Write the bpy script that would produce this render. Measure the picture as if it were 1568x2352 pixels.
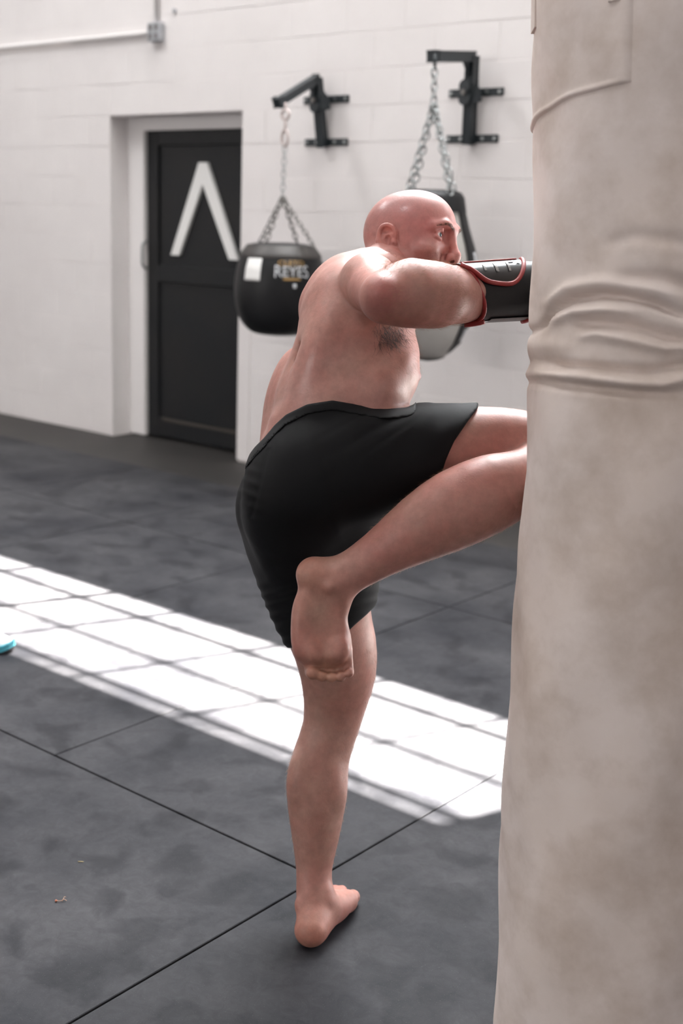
import bpy, bmesh, math, random
import numpy as np
from mathutils import Vector, Matrix

for o in list(bpy.data.objects):
    bpy.data.objects.remove(o)
S = bpy.context.scene
COL = S.collection
rnd = random.Random(7)

# ------------------------------------------------------------------ camera
FPX = 2831.2                      # focal length in pixels of the 1568x2352 frame
EYE = 1.5                         # camera height
PITCH, ROLL, YAW = 0.2319, 0.0340, 0.6833
_f = np.array([-math.sin(YAW) * math.cos(PITCH), math.cos(YAW) * math.cos(PITCH), -math.sin(PITCH)])
_r = np.array([math.cos(YAW), math.sin(YAW), 0.0])
_u = np.cross(_r, _f)
CR = math.cos(ROLL) * _r + math.sin(ROLL) * _u
CU = -math.sin(ROLL) * _r + math.cos(ROLL) * _u
CF = _f
CL = np.array([0.0, 0.0, EYE])
cam_d = bpy.data.cameras.new('camera')
cam = bpy.data.objects.new('camera', cam_d)
COL.objects.link(cam)
cam.matrix_world = Matrix([[CR[0], CU[0], -CF[0], CL[0]], [CR[1], CU[1], -CF[1], CL[1]], [CR[2], CU[2], -CF[2], CL[2]], [0, 0, 0, 1]])
cam_d.sensor_fit = 'VERTICAL'
cam_d.sensor_height = 36.0
cam_d.lens = FPX / 2352 * 36.0
cam_d.clip_start = 0.05
cam_d.dof.use_dof = True
cam_d.dof.focus_distance = 2.36
cam_d.dof.aperture_fstop = 3.2
S.camera = cam

# ------------------------------------------------------------------ world, sun, window light, added lamps, exposure
W = bpy.data.worlds.new('sky')
S.world = W
W.use_nodes = True
W.node_tree.nodes['Background'].inputs[0].default_value = (0.75, 0.86, 1.0, 1)
W.node_tree.nodes['Background'].inputs[1].default_value = 1.2
SUN_EL, SUN_SL = math.radians(52), 0.39       # elevation; x shift per metre of y
sun_d = bpy.data.lights.new('sun', 'SUN')
sun = bpy.data.objects.new('sun', sun_d)
COL.objects.link(sun)
_h = math.hypot(1, SUN_SL)
_sd = Vector((-SUN_SL / _h * math.cos(SUN_EL), -1 / _h * math.cos(SUN_EL), -math.sin(SUN_EL)))
sun.rotation_euler = _sd.to_track_quat('-Z', 'Y').to_euler()
sun_d.energy = 210
sun_d.angle = 0.0093
sun_d.color = (1.0, 0.95, 0.88)


def area(name, loc, aim, sx, sy, power, col=(1, 1, 1)):
    d = bpy.data.lights.new(name, 'AREA')
    d.shape = 'RECTANGLE'
    d.size, d.size_y, d.energy, d.color = sx, sy, power, col
    o = bpy.data.objects.new(name, d)
    COL.objects.link(o)
    o.location = loc
    o.rotation_euler = (Vector(aim) - Vector(loc)).to_track_quat('-Z', 'Y').to_euler()
    return o


YW = 5.555                        # face of the block wall
area('sky_through_clerestory', (-1.9, YW - 0.12, 3.85), (-1.9, YW - 2.2, 3.85), 4.6, 1.0, 110, (0.93, 0.97, 1.0))
area('added_high_key', (-3.6, YW - 0.06, 5.6), (-3.6, 0.0, 5.6), 3.6, 1.1, 1250, (0.95, 0.98, 1.0))  # key light added high on the wall, out of view
area('added_overhead_lamp', (-2.6, -1.0, 6.55), (-2.6, -1.0, 0.0), 0.7, 0.8, 62, (0.98, 0.98, 1.0))  # added overhead lamp that gives the sweat its highlights
area('sky_through_open_door', (0.5, YW + 0.02, 1.4), (0.5, 0.0, 1.4), 3.3, 2.6, 110, (0.94, 0.97, 1.0))
area('sky_through_far_skylight', (-7.2, 2.0, 6.55), (-7.2, 2.0, 0.0), 1.2, 2.4, 165, (0.97, 0.98, 1.0))
area('added_rear_fill', (-7.5, -11.8, 3.4), (-7.0, YW, 2.4), 9.0, 2.4, 370, (1.0, 0.97, 0.94))  # added fill from behind the viewer; that wall has no windows
VS = S.view_settings
VS.view_transform = 'Standard'
VS.look = 'None'
VS.gamma = 1.0
VS.use_curve_mapping = False
VS.exposure = 0.0
S.cycles.use_denoising = True


# ------------------------------------------------------------------ helpers
def cs(px, py, d):                # a point of the frame at a depth -> camera-space metres
    return np.array([(px - 784) * d / FPX, -(py - 1176) * d / FPX, d])


def c2w(p):                       # camera space -> world
    p = np.asarray(p, float)
    return CL + p[..., 0:1] * CR + p[..., 1:2] * CU + p[..., 2:3] * CF


def at(px, py, d):
    return Vector(c2w(cs(px, py, d)))


def ray(px, py):
    return CF + CR * (px - 784) / FPX - CU * (py - 1176) / FPX


def at_z(px, py, z):              # where the sight line meets a height
    r = ray(px, py)
    return Vector(CL + r * ((z - EYE) / r[2]))


def d_z(px, py, z):
    return (z - EYE) / ray(px, py)[2]


def at_y(px, py, y):              # where the sight line meets a plane parallel to the block wall
    r = ray(px, py)
    return Vector(CL + r * (y / r[1]))


def obj(name, me, m=None, parent=None, world=True):
    o = bpy.data.objects.new(name, me)
    COL.objects.link(o)
    if m is not None:
        me.materials.clear()
        me.materials.append(m)
    if parent is not None:
        o.parent = parent
        if world:                 # vertices are in world space: undo the parent's place
            o.matrix_parent_inverse = parent.matrix_world.inverted()
    return o


def mk(name, bm, m=None, parent=None, smooth=False):
    me = bpy.data.meshes.new(name)
    bmesh.ops.recalc_face_normals(bm, faces=bm.faces[:])
    bm.to_mesh(me)
    bm.free()
    if smooth:
        me.shade_smooth()
    return obj(name, me, m, parent)


def empty(name, loc):
    o = bpy.data.objects.new(name, None)
    COL.objects.link(o)
    o.location = loc
    o.empty_display_size = 0.05
    o.matrix_world = Matrix.Translation(loc)
    return o


def tag(o, label=None, cat=None, group=None, kind=None):
    if label: o['label'] = label
    if cat: o['category'] = cat
    if group: o['group'] = group
    if kind: o['kind'] = kind
    return o


def box(bm, x0, x1, y0, y1, z0, z1, bev=0.0):
    r = bmesh.ops.create_cube(bm, size=1.0)
    v = r['verts']
    for q in v:
        q.co = Vector(((x0 + x1) / 2 + q.co.x * (x1 - x0), (y0 + y1) / 2 + q.co.y * (y1 - y0), (z0 + z1) / 2 + q.co.z * (z1 - z0)))
    if bev:
        e = list({e for q in v for e in q.link_edges})
        bmesh.ops.bevel(bm, geom=e, offset=bev, segments=1, affect='EDGES')
    return bm


def bar(bm, a, b, w, h, up=(0, 0, 1), bev=0.0):      # a box from a to b, w across, h along up
    a, b = Vector(a), Vector(b)
    t = (b - a).normalized()
    s = t.cross(Vector(up)).normalized()
    u = s.cross(t).normalized()
    r = bmesh.ops.create_cube(bm, size=1.0)
    L = (b - a).length
    c = (a + b) / 2
    for q in r['verts']:
        p = q.co.copy()
        q.co = c + t * p.x * L + s * p.y * w + u * p.z * h
    if bev:
        e = list({e for q in r['verts'] for e in q.link_edges})
        bmesh.ops.bevel(bm, geom=e, offset=bev, segments=2, affect='EDGES')


def tube(bm, pts, r, n=10, close=False, cap=True):
    pts = [Vector(p) for p in pts]
    R = r if hasattr(r, '__len__') else [r] * len(pts)
    rings = []
    N = len(pts)
    prev = None
    for i, p in enumerate(pts):
        if close:
            t = (pts[(i + 1) % N] - pts[i - 1]).normalized()
        else:
            t = (pts[min(i + 1, N - 1)] - pts[max(i - 1, 0)]).normalized()
        if prev is None:
            a = Vector((0, 0, 1)) if abs(t.z) < 0.9 else Vector((1, 0, 0))
            s = t.cross(a).normalized()
        else:
            s = (prev - t * prev.dot(t)).normalized()
        prev = s
        u = t.cross(s)
        rings.append([bm.verts.new(p + (s * math.cos(k * 2 * math.pi / n) + u * math.sin(k * 2 * math.pi / n)) * R[i]) for k in range(n)])
    for i in range(N if close else N - 1):
        A, B = rings[i], rings[(i + 1) % N]
        for k in range(n):
            bm.faces.new((A[k], A[(k + 1) % n], B[(k + 1) % n], B[k]))
    if cap and not close:
        bm.faces.new(rings[0][::-1])
        bm.faces.new(rings[-1])


def lathe(bm, prof, c, n=40, ax=(0, 0, 1)):          # prof: (radius, height) from c
    c = Vector(c)
    rings = []
    for r, h in prof:
        if r < 1e-5:
            rings.append([bm.verts.new(c + Vector((0, 0, h)))])
        else:
            rings.append([bm.verts.new(c + Vector((r * math.cos(2 * math.pi * k / n), r * math.sin(2 * math.pi * k / n), h))) for k in range(n)])
    for A, B in zip(rings, rings[1:]):
        for k in range(n):
            k2 = (k + 1) % n
            if len(A) == 1 and len(B) > 1:
                bm.faces.new((A[0], B[k], B[k2]))
            elif len(B) == 1 and len(A) > 1:
                bm.faces.new((A[k], A[k2], B[0]))
            elif len(A) > 1:
                bm.faces.new((A[k], A[k2], B[k2], B[k]))


def spl(pts, n):                  # Catmull-Rom through pts (arrays)
    P = [np.asarray(p, float) for p in pts]
    P = [2 * P[0] - P[1]] + P + [2 * P[-1] - P[-2]]
    out = []
    for i in range(1, len(P) - 2):
        for k in range(n):
            t = k / n
            a, b, c, d = P[i - 1:i + 3]
            out.append(0.5 * ((2 * b) + (-a + c) * t + (2 * a - 5 * b + 4 * c - d) * t * t + (-a + 3 * b - 3 * c + d) * t ** 3))
    out.append(P[-2])
    return out


# ------------------------------------------------------------------ materials
def M(name, col, rough=0.5, metal=0.0, spec=0.5, noise=None, bump=None, coat=0.0):
    """noise = (scale, second colour, low, high); bump = (scale, strength, distance)"""
    m = bpy.data.materials.new(name)
    m.use_nodes = True
    nt = m.node_tree
    b = nt.nodes['Principled BSDF']
    b.inputs['Base Color'].default_value = (*col, 1)
    b.inputs['Roughness'].default_value = rough
    b.inputs['Metallic'].default_value = metal
    b.inputs['Specular IOR Level'].default_value = spec
    b.inputs['Coat Weight'].default_value = coat
    tc = nt.nodes.new('ShaderNodeNewGeometry')
    if noise:
        n = nt.nodes.new('ShaderNodeTexNoise')
        n.inputs['Scale'].default_value = noise[0]
        n.inputs['Detail'].default_value = 6
        n.inputs['Roughness'].default_value = 0.6
        nt.links.new(tc.outputs['Position'], n.inputs['Vector'])
        r = nt.nodes.new('ShaderNodeValToRGB')
        r.color_ramp.elements[0].position, r.color_ramp.elements[1].position = noise[2], noise[3]
        r.color_ramp.elements[0].color = (*col, 1)
        r.color_ramp.elements[1].color = (*noise[1], 1)
        nt.links.new(n.outputs['Fac'], r.inputs['Fac'])
        nt.links.new(r.outputs['Color'], b.inputs['Base Color'])
    if bump:
        n2 = nt.nodes.new('ShaderNodeTexNoise')
        n2.inputs['Scale'].default_value = bump[0]
        n2.inputs['Detail'].default_value = 5
        nt.links.new(tc.outputs['Position'], n2.inputs['Vector'])
        bp = nt.nodes.new('ShaderNodeBump')
        bp.inputs['Strength'].default_value = bump[1]
        bp.inputs['Distance'].default_value = bump[2]
        nt.links.new(n2.outputs['Fac'], bp.inputs['Height'])
        nt.links.new(bp.outputs['Normal'], b.inputs['Normal'])
    return m


def N(m, t, **kw):
    n = m.node_tree.nodes.new(t)
    for k, v in kw.items():
        n.inputs[k].default_value = v
    return n


M_paint = M('white_block_paint', (0.80, 0.762, 0.752), 0.6, noise=(1.7, (0.74, 0.70, 0.69), 0.35, 0.75), bump=(90, 0.25, 0.002))
M_trim = M('white_frame_paint', (0.78, 0.75, 0.74), 0.45, bump=(30, 0.1, 0.002))
M_black_steel = M('black_powder_coat', (0.018, 0.024, 0.028), 0.42)
M_chain = M('galvanised_chain', (0.42, 0.44, 0.44), 0.35, metal=0.9)
M_chain_dark = M('dull_steel_chain', (0.20, 0.19, 0.18), 0.45, metal=0.8)
M_pink_steel = M('rusty_pale_hook', (0.55, 0.47, 0.45), 0.5, metal=0.4)
M_door = M('black_door_paint', (0.010, 0.011, 0.0125), 0.45, spec=0.3, noise=(3, (0.016, 0.015, 0.015), 0.4, 0.8))
M_mark = M('white_vinyl', (0.80, 0.79, 0.77), 0.6)
M_box = M('galvanised_outlet_box', (0.36, 0.37, 0.40), 0.55, metal=0.3, noise=(60, (0.5, 0.5, 0.5), 0.4, 0.7))
M_concrete = M('dark_concrete', (0.018, 0.016, 0.015), 0.6, noise=(2.5, (0.030, 0.026, 0.024), 0.35, 0.8))
M_ceiling = M('pale_roof_deck', (0.62, 0.60, 0.58), 0.8)
M_leather = M('black_leather', (0.008, 0.008, 0.009), 0.45, 0.0, 0.3, bump=(120, 0.15, 0.002))
M_leather_worn_lit = M('worn_lit_black_leather', (0.030, 0.026, 0.024), 0.5, noise=(9, (0.075, 0.066, 0.060), 0.45, 0.8))
M_greypanel = M('grey_bag_panel', (0.40, 0.385, 0.36), 0.55, noise=(6, (0.33, 0.31, 0.29), 0.4, 0.8))
M_gold = M('gold_print', (0.42, 0.25, 0.08), 0.5)
M_silver = M('silver_print', (0.55, 0.56, 0.58), 0.4)
M_glass = bpy.data.materials.new('clear_window_pane')
M_glass.use_nodes = True
_nt = M_glass.node_tree
_nt.nodes.remove(_nt.nodes['Principled BSDF'])
_t, _g, _x = _nt.nodes.new('ShaderNodeBsdfTransparent'), _nt.nodes.new('ShaderNodeBsdfGlossy'), _nt.nodes.new('ShaderNodeMixShader')
_g.inputs['Roughness'].default_value = 0.05
_x.inputs[0].default_value = 0.06
_nt.links.new(_t.outputs[0], _x.inputs[1])
_nt.links.new(_g.outputs[0], _x.inputs[2])
_nt.links.new(_x.outputs[0], _nt.nodes['Material Output'].inputs[0])

# rubber mat: grey-black with pale scuffing and darker damp footprints
M_mat = M('black_rubber_mat', (0.05, 0.05, 0.054), 0.5, 0.0, 0.10, bump=(220, 0.12, 0.001))
_nt = M_mat.node_tree
_b = _nt.nodes['Principled BSDF']
_geo = [n for n in _nt.nodes if n.type == 'NEW_GEOMETRY'][0]
_n1 = N(M_mat, 'ShaderNodeTexNoise', Scale=2.2, Detail=7.0, Roughness=0.62)
_n2 = N(M_mat, 'ShaderNodeTexNoise', Scale=7.0, Detail=3.0, Roughness=0.5, Distortion=0.6)
_n3 = N(M_mat, 'ShaderNodeTexNoise', Scale=420.0, Detail=2.0)
for n in (_n1, _n2, _n3):
    _nt.links.new(_geo.outputs['Position'], n.inputs['Vector'])
_r1 = N(M_mat, 'ShaderNodeValToRGB')
_r1.color_ramp.elements[0].position, _r1.color_ramp.elements[1].position = 0.30, 0.72
_r1.color_ramp.elements[0].color = (0.0175, 0.018, 0.022, 1)
_r1.color_ramp.elements[1].color = (0.057, 0.056, 0.060, 1)
_nt.links.new(_n1.outputs['Fac'], _r1.inputs['Fac'])
_r2 = N(M_mat, 'ShaderNodeValToRGB')                    # footprints: darker blobs
_r2.color_ramp.elements[0].position, _r2.color_ramp.elements[1].position = 0.36, 0.50
_r2.color_ramp.elements[0].color = (0.62, 0.62, 0.64, 1)
_r2.color_ramp.elements[1].color = (1, 1, 1, 1)
_nt.links.new(_n2.outputs['Fac'], _r2.inputs['Fac'])
_mx = _nt.nodes.new('ShaderNodeMix')
_mx.data_type = 'RGBA'
_mx.blend_type = 'MULTIPLY'
_mx.inputs[0].default_value = 1.0
_nt.links.new(_r1.outputs['Color'], _mx.inputs[6])
_nt.links.new(_r2.outputs['Color'], _mx.inputs[7])
_n4 = N(M_mat, 'ShaderNodeTexNoise', Scale=26.0, Detail=9.0, Roughness=0.7, Distortion=1.2)
_nt.links.new(_geo.outputs['Position'], _n4.inputs['Vector'])
_r4 = N(M_mat, 'ShaderNodeMapRange')
_r4.inputs['From Min'].default_value, _r4.inputs['From Max'].default_value = 0.3, 0.7
_r4.inputs['To Min'].default_value, _r4.inputs['To Max'].default_value = 0.82, 1.18
_nt.links.new(_n4.outputs['Fac'], _r4.inputs['Value'])
_c4 = _nt.nodes.new('ShaderNodeCombineColor')
for i_ in range(3):
    _nt.links.new(_r4.outputs['Result'], _c4.inputs[i_])
_mx4 = _nt.nodes.new('ShaderNodeMix')
_mx4.data_type, _mx4.blend_type = 'RGBA', 'MULTIPLY'
_mx4.inputs[0].default_value = 1.0
_nt.links.new(_mx.outputs[2], _mx4.inputs[6])
_nt.links.new(_c4.outputs[0], _mx4.inputs[7])
_r3 = N(M_mat, 'ShaderNodeValToRGB')                    # pale dust specks
_r3.color_ramp.elements[0].position, _r3.color_ramp.elements[1].position = 0.67, 0.74
_nt.links.new(_n3.outputs['Fac'], _r3.inputs['Fac'])
_mx2 = _nt.nodes.new('ShaderNodeMix')
_mx2.data_type = 'RGBA'
_nt.links.new(_r3.outputs['Color'], _mx2.inputs[0])
_nt.links.new(_mx4.outputs[2], _mx2.inputs[6])
_mx2.inputs[7].default_value = (0.085, 0.082, 0.08, 1)
_nt.links.new(_mx2.outputs[2], _b.inputs['Base Color'])
_rr = N(M_mat, 'ShaderNodeMapRange')
_rr.inputs['To Min'].default_value, _rr.inputs['To Max'].default_value = 0.50, 0.66
_nt.links.new(_n2.outputs['Fac'], _rr.inputs['Value'])
_nt.links.new(_rr.outputs['Result'], _b.inputs['Roughness'])

# ------------------------------------------------------------------ the room
X0, X1, Y0, ZC = -14.0, 7.0, -12.0, 6.6
OPX0, OPX1, OPZ = -6.60, -5.39, 2.12           # the door recess
fl = mk('floor', box(bmesh.new(), X0, X1, Y0, YW + 0.35, -0.12, -0.012), M_concrete)
tag(mk('ground', box(bmesh.new(), -20, 20, YW + 0.35, 30, -0.14, -0.03), M('grey_asphalt', (0.12, 0.12, 0.12), 0.9)), 'grey asphalt yard beyond the block wall', None, None, 'structure')
tag(fl, 'dark grey concrete floor under black rubber mats', None, None, 'structure')
SKY = [(-7.85, -6.55, 0.7, 3.3), (-3.2, -2.0, -1.7, -0.3)]        # openings of the skylights
b = bmesh.new()
for xa, xb, ys in ((X0, -7.85, ()), (-7.85, -6.55, (SKY[0],)), (-6.55, -3.2, ()), (-3.2, -2.0, (SKY[1],)), (-2.0, X1, ())):
    if not ys:
        box(b, xa, xb, Y0, YW + 0.3, ZC, ZC + 0.1)
    else:
        box(b, xa, xb, Y0, ys[0][2], ZC, ZC + 0.1)
        box(b, xa, xb, ys[0][3], YW + 0.3, ZC, ZC + 0.1)
ce = mk('ceiling', b, M_ceiling)
tag(ce, 'pale roof deck with two skylight openings, one of them added', None, None, 'structure')

# block wall with door recess and the clerestory opening above
UP0, UP1 = -5.45, -1.75                          # span of the added panels above
WX0, WX1, WZ0, WZ1 = -4.95, -0.36, 3.30, 4.40
bm = bmesh.new()
J = 0.002                                        # depth of the mortar joints behind the block faces
yb = YW + J
box(bm, X0, OPX0, yb, yb + 0.30, -0.1, 3.2)
DRX0, DRX1, DRZ = -1.2, 2.2, 2.7                 # open roller door, out of view behind the heavy bag
box(bm, OPX1, DRX0, yb, yb + 0.30, -0.1, 3.2)
box(bm, DRX1, X1, yb, yb + 0.30, -0.1, 3.2)
box(bm, DRX0, DRX1, yb, yb + 0.30, DRZ, 3.2)
box(bm, OPX0, OPX1, yb, yb + 0.30, OPZ, 3.2)
box(bm, OPX0, OPX1, YW + 0.26, YW + 0.32, -0.1, OPZ)
box(bm, X0, WX0, yb, yb + 0.06, 3.2, 5.0)
box(bm, X0, UP0, yb, yb + 0.06, 5.0, ZC + 0.1)
box(bm, WX1, X1, yb, yb + 0.06, 3.2, 5.0)
box(bm, WX1, X1, yb, yb + 0.06, 5.0, ZC + 0.1)
box(bm, WX0, WX1, yb, yb + 0.06, 3.2, WZ0)
box(bm, WX0, WX1, yb, yb + 0.06, WZ1, 5.0)
box(bm, WX0, UP1, yb, yb + 0.06, 6.2, ZC + 0.1)
box(bm, UP1, WX1, yb, yb + 0.06, 5.0, ZC + 0.1)
box(bm, UP0, WX0, yb, yb + 0.06, 6.2, ZC + 0.1)
wall = tag(mk('wall_back', bm, M_paint), 'white painted concrete block wall with bag brackets', None, None, 'structure')
tag(mk('wall_left', box(bmesh.new(), X0 - 0.1, X0, Y0, YW + 0.3, -0.1, ZC + 0.1), M_paint), 'white side wall', None, None, 'structure')
tag(mk('wall_right', box(bmesh.new(), X1, X1 + 0.1, Y0, YW + 0.3, -0.1, ZC + 0.1), M_paint), 'white side wall beyond the heavy bag', None, None, 'structure')
tag(mk('wall_front', box(bmesh.new(), X0, X1, Y0 - 0.1, Y0, -0.1, ZC + 0.1), M_paint), 'white wall behind the viewer', None, None, 'structure')

# the blocks, one by one, in running bond
BW, BH, MJ = 0.40, OPZ / 11.0, 0.005
cache = {}


def block(x0, x1, z0, z1):
    w, h = round(x1 - x0 - MJ, 4), round(z1 - z0 - MJ, 4)
    if w < 0.03 or h < 0.03:
        return
    if (w, h) not in cache:
        b = bmesh.new()
        c = 0.0016
        f = [b.verts.new((sx * (w / 2 - c), 0, sz * (h / 2 - c))) for sx, sz in ((-1, -1), (1, -1), (1, 1), (-1, 1))]
        k = [b.verts.new((sx * w / 2, c, sz * h / 2)) for sx, sz in ((-1, -1), (1, -1), (1, 1), (-1, 1))]
        g = [b.verts.new((sx * w / 2, 0.03, sz * h / 2)) for sx, sz in ((-1, -1), (1, -1), (1, 1), (-1, 1))]
        b.faces.new(f)
        for i in range(4):
            j = (i + 1) % 4
            b.faces.new((f[i], k[i], k[j], f[j]))
            b.faces.new((k[i], g[i], g[j], k[j]))
        bmesh.ops.recalc_face_normals(b, faces=b.faces[:])
        me = bpy.data.meshes.new('block')
        b.to_mesh(me)
        b.free()
        me.materials.append(M_paint)
        cache[(w, h)] = me
    o = bpy.data.objects.new('block', cache[(w, h)])
    COL.objects.link(o)
    o.parent = wall
    o.location = ((x0 + x1) / 2, YW + rnd.uniform(-0.0012, 0.0012), (z0 + z1) / 2)


for row in range(16):
    z0, z1 = row * BH, (row + 1) * BH
    off = 0 if row % 2 else 0.2
    x = -8.2 - off
    while x < -2.5:
        a, b = x, x + BW
        if z0 < OPZ - 0.01 and b > OPX0 + 0.001 and a < OPX1 - 0.001:
            if a < OPX0 - 0.03: block(a, OPX0, z0, z1)
            if b > OPX1 + 0.03: block(OPX1, b, z0, z1)
        else:
            block(a, b, z0, z1)
        x += BW

# clerestory window: steel bars that rule the patch of sun on the floor
win = tag(empty('window_1', (-2.6, YW, WZ0)), 'high steel framed clerestory window', None, None, 'structure')
ZB = [3.31, 3.54, 3.914, 4.257, 4.36]
XB = [-0.396, -0.92, -1.385, -1.876, -2.417, -2.78, -3.3, -3.8, -4.3, -4.95]
b = bmesh.new()
for z, t in ((ZB[0], 0.03), (ZB[4], 0.02)):
    box(b, WX0, WX1, YW + 0.0, YW + 0.05, z - t / 2, z + t / 2 + (0.04 if z > 4 else 0))
for x in (WX0, WX1 - 0.0):
    box(b, x - 0.02, x + 0.02, YW, YW + 0.05, WZ0, WZ1)
mk('window_frame', b, M_black_steel, win)
for z, t in ((ZB[1], 0.014), (ZB[2], 0.010), (ZB[3], 0.030)):
    mk('glazing_bar', box(bmesh.new(), WX0, WX1, YW + 0.012, YW + 0.042, z - t / 2, z + t / 2), M_black_steel, win)
for x, t in zip(XB[1:-1], (0.010, 0.017, 0.012, 0.015, 0.030, 0.022, 0.012, 0.012)):
    mk('glazing_bar', box(bmesh.new(), x - t / 2, x + t / 2, YW + 0.012, YW + 0.042, ZB[0], ZB[4]), M_black_steel, win)
mk('pane', box(bmesh.new(), WX0, WX1, YW + 0.026, YW + 0.029, ZB[0], ZB[4]), M_glass, win)

# skylights; the one above the viewer is added for the sweat highlights
M_opal = M('opal_skylight_sheet', (0.8, 0.8, 0.8), 0.6)
for nm, (xa, xb, ya, yb_) in zip(('window_2', 'added_skylight'), SKY):
    sk = tag(empty(nm, ((xa + xb) / 2, (ya + yb_) / 2, ZC)), 'opal skylight in the roof ' + ('in front of the door' if nm == 'window_2' else 'added above the viewer, out of view'), None, None, 'structure')
    b = bmesh.new()
    for a in ((xa, xa + 0.05, ya, yb_), (xb - 0.05, xb, ya, yb_), (xa, xb, ya, ya + 0.05), (xa, xb, yb_ - 0.05, yb_)):
        box(b, a[0], a[1], a[2], a[3], ZC - 0.02, ZC + 0.12)
    mk('skylight_frame', b, M_trim, sk)
    mk('skylight_sheet', box(bmesh.new(), xa, xb, ya, yb_, ZC + 0.10, ZC + 0.11), M_opal, sk)

dr2 = tag(empty('door_2', (0.5, YW, 0)), 'open roller door in the block wall behind the heavy bag', None, None, 'structure')
b = bmesh.new()
for xa, xb, za, zb_ in ((DRX0 - 0.06, DRX0, 0, DRZ), (DRX1, DRX1 + 0.06, 0, DRZ), (DRX0 - 0.06, DRX1 + 0.06, DRZ, DRZ + 0.06)):
    box(b, xa, xb, YW - 0.03, YW + 0.1, za, zb_)
mk('door_frame', b, M_black_steel, dr2)
b = bmesh.new()
tube(b, [(DRX0 - 0.05, YW + 0.50, DRZ + 0.1), (DRX1 + 0.05, YW + 0.50, DRZ + 0.1)], 0.16, 20)
mk('curtain_roll', b, M_chain, dr2, True)

# unseen panels added high in the block wall to hold the key light
up = tag(empty('added_panels', (-3.3, YW, 5.0)), 'added row of frosted panels high on the block wall, out of view', None, None, 'structure')
for i in range(6):
    xa = UP0 + 3.7 / 6 * i
    mk('added_frosted_panel', box(bmesh.new(), xa + 0.01, xa + 3.7 / 6 - 0.01, YW + 0.02, YW + 0.03, 5.0, 6.2), M_opal, up)
b = bmesh.new()
for i in range(7):
    xa = UP0 + 3.7 / 6 * i
    box(b, xa - 0.03, xa + 0.03, YW + 0.015, YW + 0.08, 4.97, 6.23)
for z in (5.0, 6.2):
    box(b, UP0 - 0.05, UP1 + 0.05, YW + 0.015, YW + 0.08, z - 0.04, z + 0.04)
mk('added_panel_frame', b, M_trim, up)

# rubber mats
G = 0.0028
mats = []
XL, YA = -1.671, 2.011
for i in range(6):                                # rows beyond the long joint, laid across it
    xa = XL - 0.985 * (i + 1)
    mats.append((xa, xa + 0.985, YA, YA + 1.955))
    mats.append((xa, xa + 0.985, YA + 1.955, 4.95))
for i in range(4):                                # nearer row, laid along the joint
    xa = XL - 1.955 * (i + 1)
    mats.append((xa, xa + 1.955, YA - 0.985, YA))
    mats.append((xa, xa + 1.955, YA - 1.97, YA - 0.985))
for i in range(3):                                # to the right of the cross joint
    xa = XL + 0.985 * i
    for y in (-0.86, 1.095, 3.05):
        mats.append((xa, xa + 0.985, y, min(y + 1.955, 4.95)))
for a, b_, c, d in mats:
    mk('rubber_mat', box(bmesh.new(), a + G, b_ - G, c + G, d - G, -0.012, 0.0 + rnd.uniform(-0.0004, 0.0), 0.0015), M_mat, fl)

# door in the recess
dy = YW + 0.15
door = tag(empty('door_1', (-5.95, dy, 0)), 'black panelled door with a white chevron mark in a white frame', None, None, 'structure')
b = bmesh.new()
fx = at_y(301, 640, dy).x
lx = at_y(331, 640, dy).x
hz = at_y(440, 297, dy).z
box(b, OPX0, lx, dy, dy + 0.10, 0, OPZ)
box(b, lx, OPX1, dy, dy + 0.10, hz, OPZ)
mk('door_frame', b, M_trim, door)
dd = dy + 0.03
mk('door_slab', box(bmesh.new(), lx, OPX1 + 0.02, dd + 0.02, dd + 0.05, 0.0, hz), M_door, door)
stile = at_y(362, 500, dd).x
zt, zm1, zm0, zb1 = at_y(430, 333, dd).z, at_y(430, 613, dd).z, at_y(430, 652, dd).z, at_y(430, 970, dd).z
b = bmesh.new()
box(b, lx, stile, dd, dd + 0.03, 0.0, hz, 0.004)
mk('stile', b, M_door, door)
for n_, z0, z1 in (('top_rail', zt, hz), ('lock_rail', zm0, zm1), ('bottom_rail', 0.01, zb1)):
    mk(n_, box(bmesh.new(), stile, OPX1 + 0.02, dd, dd + 0.03, z0, z1, 0.004), M_door, door)
M_brown = M('scuffed_brown_strip', (0.055, 0.045, 0.038), 0.5)
mk('kick_strip', box(bmesh.new(), stile + 0.05, OPX1, dd - 0.003, dd + 0.001, zb1 - 0.018, zb1), M_brown, door)
# white chevron
b = bmesh.new()
ap, lf, rf = at_y(466, 373, dd), at_y(402, 586, dd), at_y(536, 597, dd)
hw = 0.038
pts = [(lf.x - hw, lf.z), (ap.x - hw * 0.95, ap.z), (ap.x + hw * 0.95, ap.z), (rf.x + hw, rf.z), (rf.x - hw, rf.z), (ap.x, ap.z - 0.135), (lf.x + hw, lf.z)]
fr = [b.verts.new((x, dd - 0.004, z)) for x, z in pts]
bk = [b.verts.new((x, dd + 0.024, z)) for x, z in pts]
b.faces.new((fr[0], fr[1], fr[5], fr[6]))
b.faces.new((fr[1], fr[2], fr[5]))
b.faces.new((fr[2], fr[3], fr[4], fr[5]))
for i in range(7):
    j = (i + 1) % 7
    b.faces.new((fr[i], bk[i], bk[j], fr[j]))
mk('chevron_mark', b, M_mark, door)['label'] = 'white painted chevron mark'
b = bmesh.new()
hp = at_y(339, 585, dd)
tube(b, spl([hp + Vector((0, 0, 0.09)), hp + Vector((0, -0.045, 0.07)), hp + Vector((0, -0.05, 0)), hp + Vector((0, -0.045, -0.07)), hp + Vector((0, 0, -0.09))], 5), 0.008, 8)
mk('pull_handle', b, M_chain, door, True)['label'] = 'curved steel pull handle'

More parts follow.
